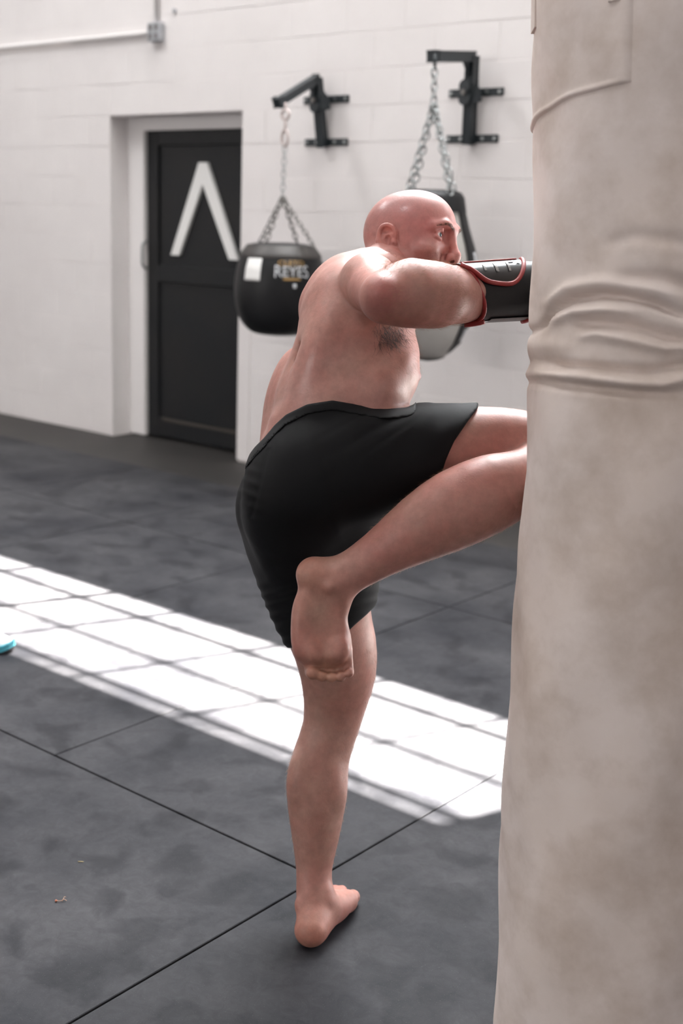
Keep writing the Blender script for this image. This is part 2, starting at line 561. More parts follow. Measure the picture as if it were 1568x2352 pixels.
# painted vertical strip right of the recess, conduits and outlet box
p0 = at_y(571, 1040, YW)
tag(mk('trim_1', box(bmesh.new(), OPX1 - 0.005, p0.x, YW - 0.006, YW + 0.05, 0, 1.12, 0.002), M_paint), 'white corner strip beside the door recess', None, None, 'structure')
pb = at_y(365, 75, YW)
ob = empty('outlet_box', pb)
tag(ob, 'small grey galvanised outlet box high on the block wall', 'outlet box')
mk('box_body', box(bmesh.new(), pb.x - 0.055, pb.x + 0.055, YW - 0.05, YW, pb.z - 0.055, pb.z + 0.055, 0.004), M_box, ob)
for sx in (-1, 1):
    for sz in (-1, 1):
        mk('knockout', box(bmesh.new(), pb.x + sx * 0.026 - 0.013, pb.x + sx * 0.026 + 0.013, YW - 0.052, YW - 0.049, pb.z + sz * 0.026 - 0.016, pb.z + sz * 0.026 + 0.016, 0.001), M_chain_dark, ob)
b = bmesh.new()
tube(b, [(pb.x, YW - 0.02, pb.z + 0.05), (pb.x, YW - 0.02, ZC)], 0.014, 10)
tag(mk('conduit', b, M_trim, None, True), 'white painted conduit rising from the outlet box to the roof', 'conduit')
b = bmesh.new()
tube(b, [(X0, YW - 0.02, pb.z), (pb.x - 0.05, YW - 0.02, pb.z)], 0.015, 10)
tag(mk('conduit', b, M_trim, None, True), 'white painted conduit running level along the wall left of the outlet box', 'conduit')
pk = at_y(402, 25, YW)
b = bmesh.new()
tube(b, [(pk.x, YW - 0.012, pk.z), (pk.x, YW, pk.z)], 0.014, 10)
tag(mk('wall_anchor', b, M_box), 'small round grey anchor in the wall right of the outlet box', 'anchor')


# ------------------------------------------------------------------ wall brackets, chains and the two small bags
def bracket(lab, pl, pu, apex, tip, hinge):
    """pl/pu: centre of lower and upper wall plate; apex: top of the post; tip: end of the arm"""
    r = tag(empty('bag_bracket', pl), lab, 'bracket', 'steel bag brackets on the block wall')
    plw = 0.160
    for p, w in ((pl, plw), (pu, plw * 1.05)):
        pm = mk('wall_plate', box(bmesh.new(), p.x - w, p.x + w, YW - 0.010, YW, p.z - 0.020, p.z + 0.020, 0.003), M_black_steel, r)
        for s in (-0.88, -0.42, 0.42, 0.88):
            bb = bmesh.new()
            tube(bb, [(p.x + s * w, YW - 0.017, p.z), (p.x + s * w, YW - 0.009, p.z)], 0.009, 8)
            mk('bolt', bb, M_chain, pm)
    bb = bmesh.new()
    bar(bb, (pl.x, YW - 0.035, pl.z - 0.025), apex, 0.045, 0.045, (0, 1, 0), 0.004)
    mk('post', bb, M_black_steel, r)
    bb = bmesh.new()
    bar(bb, apex, tip, 0.042, 0.042, (0, 0, 1), 0.004)
    mk('arm', bb, M_black_steel, r)
    a, t, q = Vector(apex), Vector(tip), Vector((pl.x, YW - 0.035, pl.z))
    bb = bmesh.new()
    v1, v2 = a + (t - a).normalized() * 0.10, a + (q - a).normalized() * 0.13
    nrm = (t - a).cross(q - a).normalized() * 0.006
    tri = [bb.verts.new(p + s * nrm) for s in (-1, 1) for p in (a, v1, v2)]
    bb.faces.new(tri[:3]); bb.faces.new(tri[3:])
    for i in range(3):
        j = (i + 1) % 3
        bb.faces.new((tri[i], tri[j], tri[3 + j], tri[3 + i]))
    mk('gusset', bb, M_black_steel, r)
    bb = bmesh.new()
    h = Vector(hinge)
    for dz in (-0.03, 0.03):
        tube(bb, [h + Vector((0, -0.03, dz)), h + Vector((0, 0.03, dz))], 0.034, 14)
    bar(bb, h + Vector((0, 0, -0.02)), h + Vector((0.05, 0.04, 0)), 0.05, 0.08)
    hb = mk('hinge_plate', bb, M_black_steel, r)
    bb = bmesh.new()
    tube(bb, [h + Vector((0, -0.045, 0)), h + Vector((0, -0.028, 0))], 0.014, 8)
    mk('hinge_bolt', bb, M_chain_dark, hb)
    bb = bmesh.new()
    bar(bb, t + (t - a).normalized() * 0.002 + Vector((0, 0, 0)), t - (t - a).normalized() * 0.03, 0.048, 0.048, (0, 0, 1), 0.004)
    mk('end_cap', bb, M_black_steel, r)
    return r


link_cache = {}


def link_mesh(L, w, r, m):
    key = (L, w, r, m.name)
    if key not in link_cache:
        pts = []
        hl = L / 2 - w / 2
        for k in range(5):
            a = math.pi * k / 4
            pts.append((w / 2 * math.cos(a), 0, hl + w / 2 * math.sin(a)))
        for k in range(5):
            a = math.pi + math.pi * k / 4
            pts.append((w / 2 * math.cos(a), 0, -hl + w / 2 * math.sin(a)))
        bb = bmesh.new()
        tube(bb, pts, r, 5, close=True)
        me = bpy.data.meshes.new('link')
        bmesh.ops.recalc_face_normals(bb, faces=bb.faces[:])
        bb.to_mesh(me)
        bb.free()
        me.shade_smooth()
        me.materials.append(m)
        link_cache[key] = me
    return link_cache[key]


def chain(parent, a, b_, L, w, r, m, name='link'):
    a, b_ = Vector(a), Vector(b_)
    t = b_ - a
    n = max(2, round(t.length / (L - 2.4 * r)))
    q0 = t.to_track_quat('Z', 'Y').to_matrix().to_4x4()
    inv = parent.matrix_world.inverted()
    for i in range(n):
        c = a + t * ((i + 0.5) / n)
        o = bpy.data.objects.new(name, link_mesh(L, w, r, m))
        COL.objects.link(o)
        o.parent = parent
        o.matrix_parent_inverse = inv
        o.matrix_basis = Matrix.Translation(c) @ q0 @ Matrix.Rotation(math.pi / 2 * (i % 2) + 0.4, 4, 'Z')


YB = YW - 0.45                                    # the plane the two small bags hang in
# bracket with the black ball bag
pl, pu = at_y(750, 327, YW), at_y(750, 229, YW)
apex = at_y(727, 180, YW - 0.10)
tip = at_y(636, 237, YB)
bracket('black steel bracket with a drooping arm holding the round black bag', pl, pu, apex, tip, at_y(729, 232, YW - 0.08))
c1 = at_y(643, 660, YB)
hk = empty('bag_chain', (c1.x, YB, at_y(648, 455, YB).z))
tag(hk, 'thin steel chain with a pale swivel hook over the round black bag', 'chain')
tx = c1.x + 0.012
z1 = at_y(648, 250, YB).z
z2 = at_y(648, 312, YB).z
z3 = at_y(646, 452, YB).z
b = bmesh.new()
for zc, rr in ((z1 - 0.03, 0.026),):
    tube(b, [(tx + rr * math.cos(a * math.pi / 6), YB, zc + rr * math.sin(a * math.pi / 6)) for a in range(12)], 0.008, 8, close=True)
tube(b, [(tx, YB, z1 - 0.055), (tx, YB, z1 - 0.125)], 0.008, 8)
tube(b, [(tx, YB, tip.z), (tx, YB, z1 - 0.004)], 0.006, 8)
mk('swivel_hook', b, M_pink_steel, hk, True)
b = bmesh.new()
tube(b, [(tx + 0.022 * math.cos(a * math.pi / 8), YB, z2 - 0.012 + 0.042 * math.sin(a * math.pi / 8)) for a in range(16)], 0.0075, 8, close=True)
mk('carabiner', b, M_pink_steel, hk, True)
chain(hk, (tx, YB, z2 - 0.05), (c1.x + 0.005, YB, z3), 0.040, 0.024, 0.0030, M_chain)
top1 = at_y(643, 568, YB).z
sc = (at_y(745, 640, YB) - at_y(541, 640, YB)).length / 2        # half width of the ball, seen aslant
rb = 0.25
for px, py, dyy in ((575, 600, -0.04), (592, 610, -0.17), (683, 560, 0.12), (722, 568, -0.05)):
    q = at_y(px, py, YB + dyy)
    chain(hk, (c1.x + 0.005, YB, z3), q, 0.040, 0.024, 0.0034, M_chain_dark)

bag1 = empty('uppercut_bag', (c1.x, YB, at_y(643, 775, YB).z))
tag(bag1, 'round black leather ball bag with white label hanging beside the door', 'punching bag')
sz = at_y(643, 560, YB).z - at_y(643, 660, YB).z
k_ = sz / 100.0
prof = [(0, 103), (0.11, 102), (0.18, 96), (0.216, 76), (0.24, 45), (0.251, 10), (0.251, -20), (0.24, -50), (0.212, -80), (0.162, -102), (0.097, -110), (0, -112)]
prof = [(r_, h_ * k_) for r_, h_ in prof]
b = bmesh.new()
lathe(b, [tuple(p) for p in spl(prof, 4)], c1, 48)
mk('shell', b, M_leather, bag1, True)
b = bmesh.new()
lathe(b, [tuple(p) for p in spl([(0.182, 96.5 * k_), (0.2175, 77 * k_), (0.2235, 69 * k_)], 4)], c1, 48)
for v in b.verts:
    v.co = c1 + (v.co - c1) * 1.012
mk('top_panel', b, M_leather_worn_lit, bag1, True)  # lit top of the ball put into a paler leather
vdir = Vector((-c1.x, -c1.y, 0)).normalized()      # from the bag to the room, seen from above
vs = Vector((-vdir.y, vdir.x, 0))


def on_bag(ang, h, c, prof, off=0.003):             # ang: degrees round from the side facing the room
    hs = [p[1] for p in prof]
    r_ = np.interp(h, hs[::-1], [p[0] for p in prof][::-1]) + off
    a = math.radians(ang)
    d_ = vdir * math.cos(a) + vs * math.sin(a)
    return c + d_ * r_ + Vector((0, 0, h))


def patch(name, m, parent, c, prof, a0, a1, h0, h1, off=0.003, n=10, inset=None):
    bb = bmesh.new()
    g = [[bb.verts.new(on_bag(a0 + (a1 - a0) * i / n, h0 + (h1 - h0) * j / n, c, prof, off)) for j in range(n + 1)] for i in range(n + 1)]
    g2 = [[bb.verts.new(on_bag(a0 + (a1 - a0) * i / n, h0 + (h1 - h0) * j / n, c, prof, off - 0.004)) for j in range(n + 1)] for i in range(n + 1)]
    for i in range(n):
        for j in range(n):
            bb.faces.new((g[i][j], g[i + 1][j], g[i + 1][j + 1], g[i][j + 1]))
            bb.faces.new((g2[i][j], g2[i + 1][j], g2[i + 1][j + 1], g2[i][j + 1]))
    for i in range(n):
        for A, B in ((0, 0), (n, n)):
            bb.faces.new((g[i][A], g[i + 1][A], g2[i + 1][A], g2[i][A]))
            bb.faces.new((g[A][i], g[A][i + 1], g2[A][i + 1], g2[A][i]))
    return mk(name, bb, m, parent, True)


# angles grow towards the left of the picture or the right, depending on vs
sgn = 1 if (c2w(cs(784, 0, 1)) is not None and vs.dot(Vector(CR)) > 0) else -1
patch('white_label', M_mark, bag1, c1, prof, sgn * -50, sgn * -26, 18 * k_, 68 * k_)['label'] = 'white paper label'
# gold and silver maker's print, letters laid on the leather


def letters(txt, parent, m, c, prof, a_mid, h_mid, height, off=0.004, sx=1.0, sag=0.0):
    cu = bpy.data.curves.new('lettering', 'FONT')
    cu.body = txt
    cu.size = 1.0
    cu.align_x, cu.align_y = 'CENTER', 'CENTER'
    cu.extrude = 0.0
    to = bpy.data.objects.new('tmp', cu)
    COL.objects.link(to)
    dg = bpy.context.evaluated_depsgraph_get()
    me = bpy.data.meshes.new_from_object(to.evaluated_get(dg))
    bpy.data.objects.remove(to)
    rr = 0.225
    xs = [v.co.x for v in me.vertices]
    ys = [v.co.y for v in me.vertices]
    wx, wy = max(xs) - min(xs), max(ys) - min(ys)
    for v in me.vertices:
        x, y = v.co.x / wy * height * sx, (v.co.y - (max(ys) + min(ys)) / 2) / wy * height
        bow = 1 + sag * (2 * v.co.x / wx) ** 2
        v.co = on_bag(a_mid + sgn * math.degrees(x / rr), h_mid + y * bow, c, prof, off)
    o = obj('lettering', me, m, parent)
    return o


patch('logo_ground', M_leather_worn_lit, bag1, c1, prof, sgn * 2, sgn * 27, 20 * k_, 67 * k_, 0.0020)
letters('CLETO', bag1, M_gold, c1, prof, sgn * 14.5, 60 * k_, 11 * k_, 0.0035, 1.25)
letters('REYES', bag1, M_silver, c1, prof, sgn * 14.5, 41 * k_, 22 * k_, 0.0035, 0.92, 0.3)
patch('logo_underline', M_gold, bag1, c1, prof, sgn * 4, sgn * 25, 22 * k_, 26 * k_, 0.0035)
patch('small_badge', M_silver, bag1, c1, prof, sgn * 16, sgn * 20, 4 * k_, 14 * k_, 0.003, 4)

# bracket and bag behind the fighter's head
pl, pu = at_y(1085, 319, YW), at_y(1094, 213, YW)
apex = at_y(1085, 130, YW - 0.10)
tip = at_y(991, 129, YB)
bracket('black steel bracket with a level arm holding the grey and black bag', pl, pu, apex, tip, at_y(1073, 213, YW - 0.08))
c2 = at_y(990, 640, YB)
ch2 = tag(empty('bag_chain', (c2.x, YB, at_y(995, 240, YB).z)), 'bright galvanised chain forking above the grey and black bag', 'chain')
t2 = at_y(998, 148, YB)
f2 = at_y(996, 238, YB)
b = bmesh.new()
tube(b, [t2 + Vector((0, 0, 0.05)), t2 + Vector((0, 0, -0.025))], 0.008, 8)
mk('eye_bolt', b, M_black_steel, ch2, True)
chain(ch2, t2 + Vector((0, 0, -0.02)), f2, 0.046, 0.030, 0.0048, M_chain)
for px, py, dyy in ((934, 446, -0.05), (947, 448, 0.10), (1034, 446, -0.05), (1046, 455, 0.06)):
    chain(ch2, f2, at_y(px, py, YB + dyy), 0.046, 0.030, 0.0045, M_chain)
bag2 = tag(empty('teardrop_bag', (c2.x, YB, at_y(990, 832, YB).z)), 'grey teardrop bag with black straps hanging behind the fighter', 'punching bag')
k2 = (at_y(990, 540, YB).z - at_y(990, 740, YB).z) / 200.0
wpx = [(0, 196), (30, 195), (56, 190), (66, 160), (80, 110), (95, 68), (101, 40), (101, 0), (99, -50), (92, -100), (70, -150), (40, -180), (0, -190)]
d2_ = (c2 - Vector(CL)).dot(Vector(CF))
prof2 = [(r_ * d2_ / FPX, h_ * k2) for r_, h_ in wpx]
b = bmesh.new()
lathe(b, [tuple(p) for p in spl(prof2, 3)], c2, 40)
mk('shell', b, M_greypanel, bag2, True)
vdir = Vector((-c2.x, -c2.y, 0)).normalized()
vs = Vector((-vdir.y, vdir.x, 0))
for a in (72, 180, 288):
    patch('strap', M_leather, bag2, c2, prof2, a - 21, a + 21, -186 * k2, 189 * k2, 0.008, 20)
for a in (72, -72):
    for h0, h1 in ((38, 64), (-140, -112)):
        patch('strap_plate', M_silver, bag2, c2, prof2, a - 5, a + 5, h0 * k2, h1 * k2, 0.0095, 4)
b = bmesh.new()
lathe(b, [tuple(p) for p in spl([(0.0, 199 * k2), (58 * d2_ / FPX, 194 * k2), (72 * d2_ / FPX, 150 * k2)], 3)], c2, 40)
for v in b.verts:
    v.co = c2 + (v.co - c2) * 1.015
mk('top_panel', b, M_leather, bag2, True)
b = bmesh.new()
lathe(b, [tuple(p) for p in spl([(40 * d2_ / FPX, -180.5 * k2), (22 * d2_ / FPX, -187 * k2), (0.0, -191 * k2)], 4)], c2, 40)
for v in b.verts:
    v.co = c2 + (v.co - c2) * 1.012
mk('bottom_panel', b, M_leather, bag2, True)

# ------------------------------------------------------------------ the heavy bag
M_canvas = M('soiled_white_canvas', (0.70, 0.60, 0.54), 0.8, spec=0.2, noise=(2.6, (0.80, 0.715, 0.68), 0.30, 0.62), bump=(18, 0.25, 0.006))
_nt = M_canvas.node_tree                                  # small dark scuffs and rusty spots
_b = _nt.nodes['Principled BSDF']
_geo = [n for n in _nt.nodes if n.type == 'NEW_GEOMETRY'][0]
_ramp = [n for n in _nt.nodes if n.type == 'VALTORGB'][0]
_sn = N(M_canvas, 'ShaderNodeTexNoise', Scale=6.0, Detail=6.0, Roughness=0.6)
_nt.links.new(_geo.outputs['Position'], _sn.inputs['Vector'])
_sr = N(M_canvas, 'ShaderNodeValToRGB')
_sr.color_ramp.elements[0].position, _sr.color_ramp.elements[1].position = 0.28, 0.58
_sr.color_ramp.elements[0].color = (0.72, 0.68, 0.63, 1)
_sr.color_ramp.elements[1].color = (1, 1, 1, 1)
_nt.links.new(_sn.outputs['Fac'], _sr.inputs['Fac'])
_mm = _nt.nodes.new('ShaderNodeMix')
_mm.data_type, _mm.blend_type = 'RGBA', 'MULTIPLY'
_mm.inputs[0].default_value = 1.0
_nt.links.new(_ramp.outputs['Color'], _mm.inputs[6])
_nt.links.new(_sr.outputs['Color'], _mm.inputs[7])
_nt.links.new(_mm.outputs[2], _b.inputs['Base Color'])

RB = 0.205
edge = [(-420, 1243, 2.035), (0, 1232, 2.06), (300, 1229, 2.09), (600, 1223, 2.12), (800, 1219, 2.135), (1000, 1210, 2.15), (1200, 1200, 2.17), (1660, 1166, 2.22), (2000, 1150, 2.26), (2352, 1137, 2.305), (2420, 1133, 2.315)]
axp = [c2w(cs(x + RB * FPX / d, y, d)) for y, x, d in edge]       # axis points of the bag
axp = np.array([np.ravel(p) for p in axp])
_t = np.linspace(0, 1, len(axp))
A0, A1 = axp[0], axp[-1]
bx_ = spl(list(axp), 30)
bx_ = np.array(bx_)
toc = -CF - 0.0
NB, NR = 170, len(bx_)


FOLDS = [([(1205, 775), (1222, 762), (1236, 742), (1250, 712), (1275, 694), (1330, 688), (1390, 698), (1440, 714), (1490, 738)], -0.026, 10),
         ([(1240, 700), (1270, 668), (1330, 660), (1400, 668), (1470, 695)], 0.010, 13),
         ([(1250, 745), (1285, 726), (1340, 724), (1390, 732)], 0.012, 9),
         ([(1285, 752), (1340, 757), (1400, 768), (1460, 785), (1520, 797)], -0.018, 13),
         ([(1300, 784), (1330, 780), (1400, 796), (1460, 812), (1520, 800)], 0.010, 9),
         ([(1215, 836), (1260, 850), (1330, 856), (1420, 862), (1510, 842)], -0.013, 11),
         ([(1205, 866), (1300, 874), (1380, 885), (1450, 888), (1530, 866)], 0.013, 10),
         ([(1205, 886), (1300, 897), (1400, 905), (1480, 905)], -0.013, 9),
         ([(1370, 655), (1450, 655), (1520, 675), (1600, 712)], -0.011, 16),
         ([(1340, 575), (1400, 560), (1480, 575), (1560, 610)], -0.005, 18),
         ([(1205, 800), (1230, 800), (1262, 806)], 0.012, 20)]


def wrap_pt(i, a, off=0.0):
    """point on the bag: i ring, a angle from straight left in the picture (0) towards the camera (+90)"""
    i_ = min(int(i), NR - 2)
    c = bx_[i_] + (bx_[i_ + 1] - bx_[i_]) * (i - i_)
    t = bx_[min(i_ + 1, NR - 1)] - bx_[max(i_ - 1, 0)]
    t = t / np.linalg.norm(t)
    l = -CR - t * np.dot(-CR, t)
    l /= np.linalg.norm(l)
    f = -CF - t * np.dot(-CF, t) - l * np.dot(-CF, l)
    f /= np.linalg.norm(f)
    y = np.interp(i / (NR - 1) * (len(edge) - 1), range(len(edge)), [e[0] for e in edge])     # height down the bag, in frame pixels at its edge
    r = RB + off
    adeg = math.degrees(a)
    if adeg > 180:
        adeg -= 360
        a -= 2 * math.pi
    # folds where it is struck: pinched creases sweeping round from the left edge
    if -60 < adeg < 130 and 480 < y < 1000:
        xe = np.interp(y, [e[0] for e in edge], [e[1] for e in edge])
        x = xe + RB * FPX / 2.12 * (1 - math.cos(a)) * (1 if a > 0 else 0.0)
        for pts_, amp, wid in FOLDS:
            x0_, x1_ = pts_[0][0], pts_[-1][0]
            if x < x0_ - 40 or x > x1_ + 40:
                continue
            yc = np.interp(x, [q[0] for q in pts_], [q[1] for q in pts_])
            tp_ = min(1, max(0, (x - x0_ + 14) / 30)) * min(1, max(0, (x1_ - x + 30) / 70))
            if x0_ < 1240:
                tp_ = min(1, max(0, (x1_ - x + 30) / 70))
            r += amp * tp_ * math.exp(-((y - yc) / wid) ** 2) * (0.28 + 0.72 * min(1, max(0, (adeg - 8) / 26)))
    r += 0.0025 * math.sin(adeg * 0.09 + y * 0.011) + 0.0015 * math.sin(adeg * 0.21 - y * 0.023)
    # hollow around the knee on the far left
    r -= 0.006 * math.exp(-((y - 1030) / 130) ** 2) * math.exp(-((adeg + 42) / 26) ** 2)
    r -= 0.004 * math.exp(-((y - 665) / 70) ** 2) * math.exp(-((adeg + 40) / 22) ** 2)
    return c + (l * math.cos(a) + f * math.sin(a)) * r


b = bmesh.new()
rings = []
for i in range(NR):
    rings.append([b.verts.new(wrap_pt(i, 2 * math.pi * k / NB)) for k in range(NB)])
for A, B in zip(rings, rings[1:]):
    for k in range(NB):
        b.faces.new((A[k], A[(k + 1) % NB], B[(k + 1) % NB], B[k]))
for ring, q in ((rings[0], bx_[0]), (rings[-1], bx_[-1])):
    c = b.verts.new(q)
    for k in range(NB):
        b.faces.new((ring[k], ring[(k + 1) % NB], c))
hb = empty('heavy_bag', Vector(bx_[-1]))
tag(hb, 'tall off-white canvas heavy bag creased where the fighter strikes it', 'punching bag')
mk('canvas_shell', b, M_canvas, hb, True)


def ring_of(y):
    return float(np.interp(y, [e[0] for e in edge], range(len(edge))) / (len(edge) - 1) * (NR - 1))


# sewn patch near the top, with a raised double edge
b = bmesh.new()
a0, a1 = math.radians(-40), math.radians(66)
na, nj = 60, 70
g = []
for j in range(nj + 1):
    row = []
    for k in range(na + 1):
        a = a0 + (a1 - a0) * k / na
        yb_ = np.interp(math.degrees(a), [-40, 0, 35, 66], [300, 283, 252, 236])
        i = ring_of(-150 + (yb_ + 150) * j / nj)
        e_ = min((nj - j) * 1.6, (na - k) * 1.0)
        row.append(b.verts.new(wrap_pt(i, a, -0.002 if e_ == 0 else (0.0018 + 0.0042 * math.exp(-((e_ - 2.6) / 1.5) ** 2)))))
    g.append(row)
for r0, r1 in zip(g, g[1:]):
    for k in range(na):
        b.faces.new((r0[k], r0[k + 1], r1[k + 1], r1[k]))
mk('sewn_patch', b, M_canvas, hb, True)
# lacing seam down the right side
M_thread = M('dark_seam_thread', (0.10, 0.085, 0.08), 0.7)
b = bmesh.new()
pts = []
for i in range(int(ring_of(1500)), NR - 1, 2):
    y = np.interp(i / (NR - 1) * (len(edge) - 1), range(len(edge)), [e[0] for e in edge])
    pts.append(wrap_pt(i, math.radians(np.interp(y, [1500, 1880, 2352], [146, 138, 126])), 0.0005))
tube(b, pts, 0.0028, 6)
mk('lacing_seam', b, M_thread, hb, True)
b = bmesh.new()
for ang in range(0, 360, 60):
    bar(b, wrap_pt(3, math.radians(ang), 0.002), wrap_pt(36, math.radians(ang), 0.003), 0.04, 0.006, bx_[0] - wrap_pt(3, math.radians(ang)))
mk('hanging_loop', b, M_canvas, hb)
tp = Vector(bx_[0])
hc = tag(empty('heavy_bag_chain', tp), 'steel chain fan carrying the canvas heavy bag from the roof', 'chain')
for ang in range(0, 360, 90):
    chain(hc, Vector((tp.x, tp.y, tp.z + 0.5)), Vector(wrap_pt(0, math.radians(ang))), 0.05, 0.036, 0.0055, M_chain)
chain(hc, (tp.x, tp.y, ZC), (tp.x, tp.y, tp.z + 0.5), 0.06, 0.04, 0.007, M_chain)

# ------------------------------------------------------------------ bodies from blended volumes
# every volume is a dict: kind, size, blend width k, sign
class Vol:
    def __init__(s, k, sub):
        s.k, s.sub = k, sub


class RC(Vol):                                            # tapered capsule
    def __init__(s, a, b, r1, r2, k=0.02, sub=False):
        super().__init__(k, sub)
        s.a, s.b, s.r1, s.r2 = np.asarray(a, float), np.asarray(b, float), r1, r2

    def __call__(s, p):
        ba = s.b - s.a
        q = p - s.a
        L2 = max(ba @ ba, 1e-9)
        u = q @ ba
        t = np.minimum(np.maximum(u / L2, 0), 1)
        d2 = np.einsum('ij,ij->i', q, q) - t * (2 * u - t * L2)
        return np.sqrt(np.maximum(d2, 0)) - (s.r1 + (s.r2 - s.r1) * t)


class EL(Vol):                                            # ellipsoid with its own axes
    def __init__(s, c, ax, r, k=0.02, sub=False):
        super().__init__(k, sub)
        s.c, s.ax, s.r = np.asarray(c, float), np.asarray(ax, float), np.asarray(r, float)

    def __call__(s, p):
        q = (p - s.c) @ s.ax.T
        q = q / s.r
        k0 = np.sqrt(np.einsum('ij,ij->i', q, q))
        q = q / s.r
        k1 = np.sqrt(np.einsum('ij,ij->i', q, q))
        return np.where(k0 < 1e-6, -s.r.min(), k0 * (k0 - 1) / np.maximum(k1, 1e-9))


class Wall(Vol):                                          # any function used as a cut
    def __init__(s, fn, k=0.004):
        super().__init__(k, 'cut')
        s.fn = fn

    def __call__(s, p):
        return s.fn(p)


class Group(Vol):                                         # a limb blended on its own, then joined
    def __init__(s, vols, k):
        super().__init__(k, False)
        s.vols = vols

    def __call__(s, p):
        return field(s.vols, p)


def field(vols, p, off=0.0, act=None):
    """act: for every volume, whether it matters here (True/False, or a nested list for a group)"""
    d = np.full(len(p), 9.0)
    for j, v in enumerate(vols):
        if v.sub == 'cut' or (act is not None and act[j] is False):
            continue
        di = field(v.vols, p, 0.0, act[j] if act is not None else None) if isinstance(v, Group) else v(p)
        k = v.k
        if v.sub:
            di = -di
            h = np.maximum(k - np.abs(d - di), 0)
            d = np.maximum(d, di) + h * h * (0.25 / k)
        else:
            h = np.maximum(k - np.abs(d - di), 0)
            d = np.minimum(d, di) - h * h * (0.25 / k)
    d = d - off
    for v in vols:
        if v.sub == 'cut':
            di = v(p)
            h = np.maximum(v.k - np.abs(d - di), 0)
            d = np.maximum(d, di) + h * h * (0.25 / v.k)
    return d


def reach(vols, mids, rad, off):                         # which volumes matter in which block
    out = []
    for v in vols:
        if v.sub == 'cut':
            out.append(None)
        elif isinstance(v, Group):
            out.append(reach(v.vols, mids, rad, off))
        else:
            out.append(v(mids) < rad + v.k + 0.03 + off)
    return out


def pick(R_, b_):
    o_ = []
    for x in R_:
        if x is None:
            o_.append(True)
        elif isinstance(x, list):
            s_ = pick(x, b_)
            o_.append(s_ if any(q is not False for q in s_) else False)
        else:
            o_.append(bool(x[b_]))
    return o_


def surface(vols, lo, hi, h, off=0.0, n=24, disp=None):
    """blocky surface nets over the zero level; returns verts, quads"""
    lo, hi = np.asarray(lo, float), np.asarray(hi, float)
    nb = np.ceil((hi - lo) / (h * n)).astype(int)
    rad = h * n * 0.5 * 1.7321
    I = np.stack(np.meshgrid(*[np.arange(k) for k in nb], indexing='ij'), -1).reshape(-1, 3)
    mids = lo + (I + 0.5) * n * h
    dm = field(vols, mids, off)
    near = np.abs(dm) < rad * 1.35 + 0.02
    I, mids = I[near], mids[near]
    RR = reach(vols, mids, rad, off)
    g = np.stack(np.meshgrid(*[np.arange(n + 1)] * 3, indexing='ij'), -1).reshape(-1, 3)
    BIG = 4096
    keys, verts, edges = [], [], []
    for nb_, bi in enumerate(I):
        base = bi * n
        p = lo + (base + g) * h
        f = field(vols, p, off, pick(RR, nb_))
        if disp is not None:
            f = f + disp(p)
        f = f.reshape(n + 1, n + 1, n + 1)
        s = f < 0
        if s.all() or not s.any():
            continue
        cnt = np.zeros((n, n, n))
        acc = np.zeros((n, n, n, 3))
        for ax in range(3):
            sl0 = [slice(None)] * 3
            sl1 = [slice(None)] * 3
            sl0[ax], sl1[ax] = slice(0, n), slice(1, n + 1)
            f0, f1 = f[tuple(sl0)], f[tuple(sl1)]
            x = (f0 < 0) != (f1 < 0)
            t = np.where(x, f0 / np.where(x, f0 - f1, 1), 0)
            o1, o2 = [q for q in range(3) if q != ax]
            for u in (0, 1):
                for w in (0, 1):
                    c = [slice(None)] * 3
                    c[o1], c[o2] = slice(u, u + n), slice(w, w + n)
                    xx, tt = x[tuple(c)], t[tuple(c)]
                    cnt += xx
                    acc[..., ax] += np.where(xx, tt, 0)
                    acc[..., o1] += xx * u
                    acc[..., o2] += xx * w
            own = [slice(0, n)] * 3
            e = np.argwhere(x[tuple(own)])
            if len(e):
                flip = (f0[tuple(own)] < 0)[tuple(e.T)]
                edges.append(np.column_stack([e + base, np.full(len(e), ax), flip]))
        cell = np.argwhere(cnt > 0)
        cc = tuple(cell.T)
        verts.append(lo + (base + cell + acc[cc] / cnt[cc][:, None]) * h)
        gc = (cell + base).astype(np.int64)
        keys.append((gc[:, 0] * BIG + gc[:, 1]) * BIG + gc[:, 2])
    keys = np.concatenate(keys)
    verts = np.concatenate(verts)
    o = np.argsort(keys)
    keys, verts = keys[o], verts[o]
    E_ = np.concatenate(edges).astype(np.int64)
    quads = []
    for ax in range(3):
        e = E_[E_[:, 3] == ax]
        o1, o2 = (ax + 1) % 3, (ax + 2) % 3
        ids = []
        for u, w in ((1, 1), (0, 1), (0, 0), (1, 0)):
            q = e[:, :3].copy()
            q[:, o1] -= u
            q[:, o2] -= w
            ids.append((q[:, 0] * BIG + q[:, 1]) * BIG + q[:, 2])
        ids = np.stack(ids, 1)
        pos = np.clip(np.searchsorted(keys, ids), 0, len(keys) - 1)
        ok = (keys[pos] == ids).all(1)
        pos, fl_ = pos[ok], e[ok, 4].astype(bool)
        pos[~fl_] = pos[~fl_][:, ::-1]
        quads.append(pos)
    quads = np.concatenate(quads)
    # light relaxation of the grid ripple
    for it in range(2):
        ia = np.concatenate([quads[:, [0, 1, 2, 3]].ravel(), quads[:, [1, 2, 3, 0]].ravel()])
        ib = np.concatenate([quads[:, [1, 2, 3, 0]].ravel(), quads[:, [0, 1, 2, 3]].ravel()])
        c_ = np.bincount(ia, minlength=len(verts))
        s_ = np.stack([np.bincount(ia, verts[ib, k], len(verts)) for k in range(3)], 1)
        verts = verts * 0.5 + 0.5 * s_ / np.maximum(c_, 1)[:, None]
    return verts, quads


